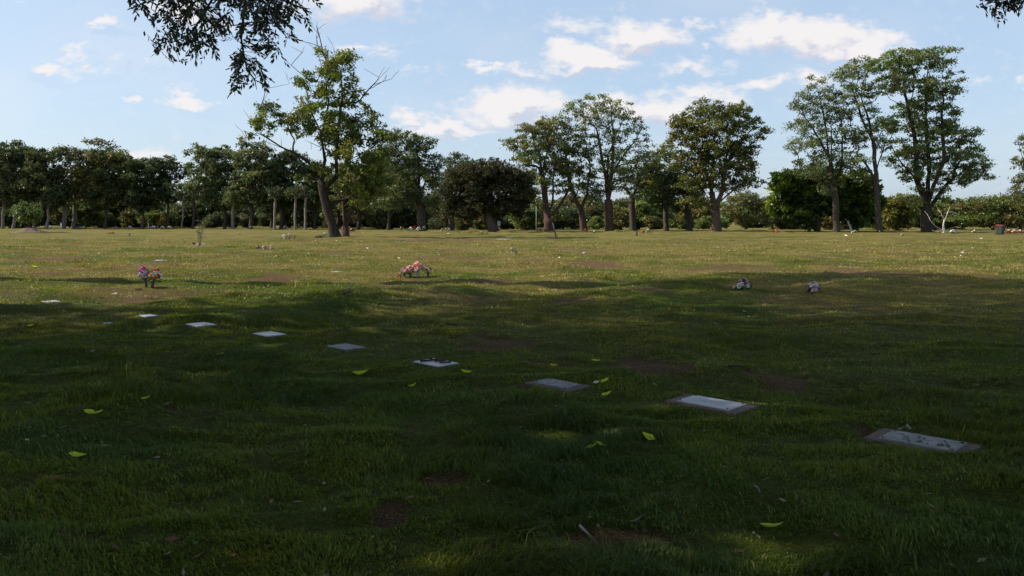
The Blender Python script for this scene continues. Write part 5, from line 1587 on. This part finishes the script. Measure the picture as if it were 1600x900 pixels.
PAINT = mat_noise('weathered white paint', (.45, .45, .44), (.7, .69, .66), scale=12, rough=.7, bump=.1)
POLEM = mat_noise('galvanised steel', (.3, .31, .32), (.42, .43, .44), scale=10, rough=.45, bump=.05, spec=.5)
WOODP = mat_bark('old timber', (.12, .105, .085), (.26, .23, .19))
post('pole', 838, 361.5, 318, .07, POLEM, 'thin grey metal pole left of the stout many-limbed tree')
post('stake', 869, 371, 348, .07, WOODP, 'short wooden stake standing out on the lawn before the central trees', lean=-.30)
post('stump_post', 995, 367.5, 361, .09, BARK_DARK, 'small dark post on the lawn just left of the bright red bouquet')
post('white_post', 96, 358, 349, .11, PAINT, 'short white post left of the stoutest pale trunk')
post('white_post', 232, 358, 349, .10, PAINT, 'short white post right of the grey forked trunk in the left row')

p = G(779.5, 362)
t = empty('sign', p, 'white rectangular sign on a post before the dome-shaped tree', 'sign')
m = p[1] / F0
ph = 17 * m
bm = box_bm(.09, .07, ph, 0, bev=.01)
link('post', bm_mesh('sign post', bm, PAINT), t)
bm = box_bm(5.0 * m, .035, 7.5 * m, 0, bev=.008)
link('panel', bm_mesh('sign panel', bm, mat_noise('sign white', (.7, .7, .68), (.82, .82, .8), scale=5, rough=.5, bump=0)), t, loc=(0, -.06, ph - 8 * m))

# wheelie bin
p = G(1563, 367)
t = empty('wheelie_bin', p, 'dark wheelie bin with a dull red lid at the right end of the lawn', 'bin', rz=.5)
BINM = mat_noise('dark plastic', (.018, .022, .022), (.035, .04, .04), scale=6, rough=.45, bump=.02)
LIDM = mat_noise('red plastic', (.22, .035, .03), (.30, .05, .045), scale=6, rough=.5, bump=.02)
bm = bmesh.new(); bmesh.ops.create_cube(bm, size=1)
for v in bm.verts:
    s = 1.0 if v.co.z > 0 else .78
    v.co = Vector((v.co.x * .62 * s, v.co.y * .70 * s, .06 + (v.co.z + .5) * .92))
bmesh.ops.bevel(bm, geom=bm.edges[:], offset=.03, segments=2, affect='EDGES')
link('body', bm_mesh('bin body', bm, BINM), t)
bm = bmesh.new(); bmesh.ops.create_cube(bm, size=1)
for v in bm.verts:
    v.co = Vector((v.co.x * .68, v.co.y * .78, .985 + (v.co.z + .5) * (.10 if v.co.y > 0 else .055)))
bmesh.ops.bevel(bm, geom=bm.edges[:], offset=.02, segments=2, affect='EDGES')
link('lid', bm_mesh('bin lid', bm, LIDM), t)
for sx in (-1, 1):
    bm = bmesh.new(); bmesh.ops.create_cone(bm, cap_ends=True, segments=18, radius1=.11, radius2=.11, depth=.05)
    bmesh.ops.bevel(bm, geom=bm.edges[:], offset=.008, segments=1, affect='EDGES')
    link('wheel', bm_mesh('bin wheel', bm, BINM), t, loc=(sx * .29, .30, .11), rot=(0, math.pi / 2, 0))
bm = box_bm(.5, .035, .035, 0, bev=.01)
link('handle', bm_mesh('bin handle', bm, BINM), t, loc=(0, .42, .97))

# bleached dead tree and fallen pale branch
def dead(u, v, D, stems, tips, br, label, seed):
    rs = np.random.RandomState(seed)
    b = Gd(u, D)
    st = [[P(q[0], q[1], D) for q in s] for s in stems]; st[0][0] = b - np.array([0, 0, .05])
    nodes, par = grow(st, [P(q[0], q[1], D) + np.array([0, rs.randn() * .3, 0]) for q in tips], rs, k=.15, step=.35, bend=.10)
    r, ch = radii(nodes, par, .022, br)
    V, F = tubes(nodes - b, par, r, ch, sides=6, flare=.3, flare_h=.4)
    o = link('dead_tree', mesh_from('dead wood', V, F, BARK_DEAD), loc=b)
    tag(o, label, 'dead tree')


dead(1473, 364, 100, [[(1473, 364), (1474, 352), (1476, 343)], [(1473, 360), (1462, 354), (1454, 345), (1449, 335)], [(1476, 343), (1470, 332), (1464, 324)], [(1476, 343), (1480, 334), (1483, 327)]],
     [(1448, 330), (1462, 320), (1468, 326), (1484, 322), (1478, 326), (1455, 338), (1486, 356), (1500, 357), (1458, 360), (1492, 330), (1498, 336), (1466, 338)], .16,
     'bleached leafless dead tree with pale forked limbs right of the tallest tree', 7)
dead(1330, 363, 104, [[(1331, 363), (1327, 352), (1323, 344)], [(1331, 360), (1329, 350)]], [(1321, 342), (1328, 344), (1325, 347)], .12,
     'pale broken dead stem below the low bright-leaved tree', 8)
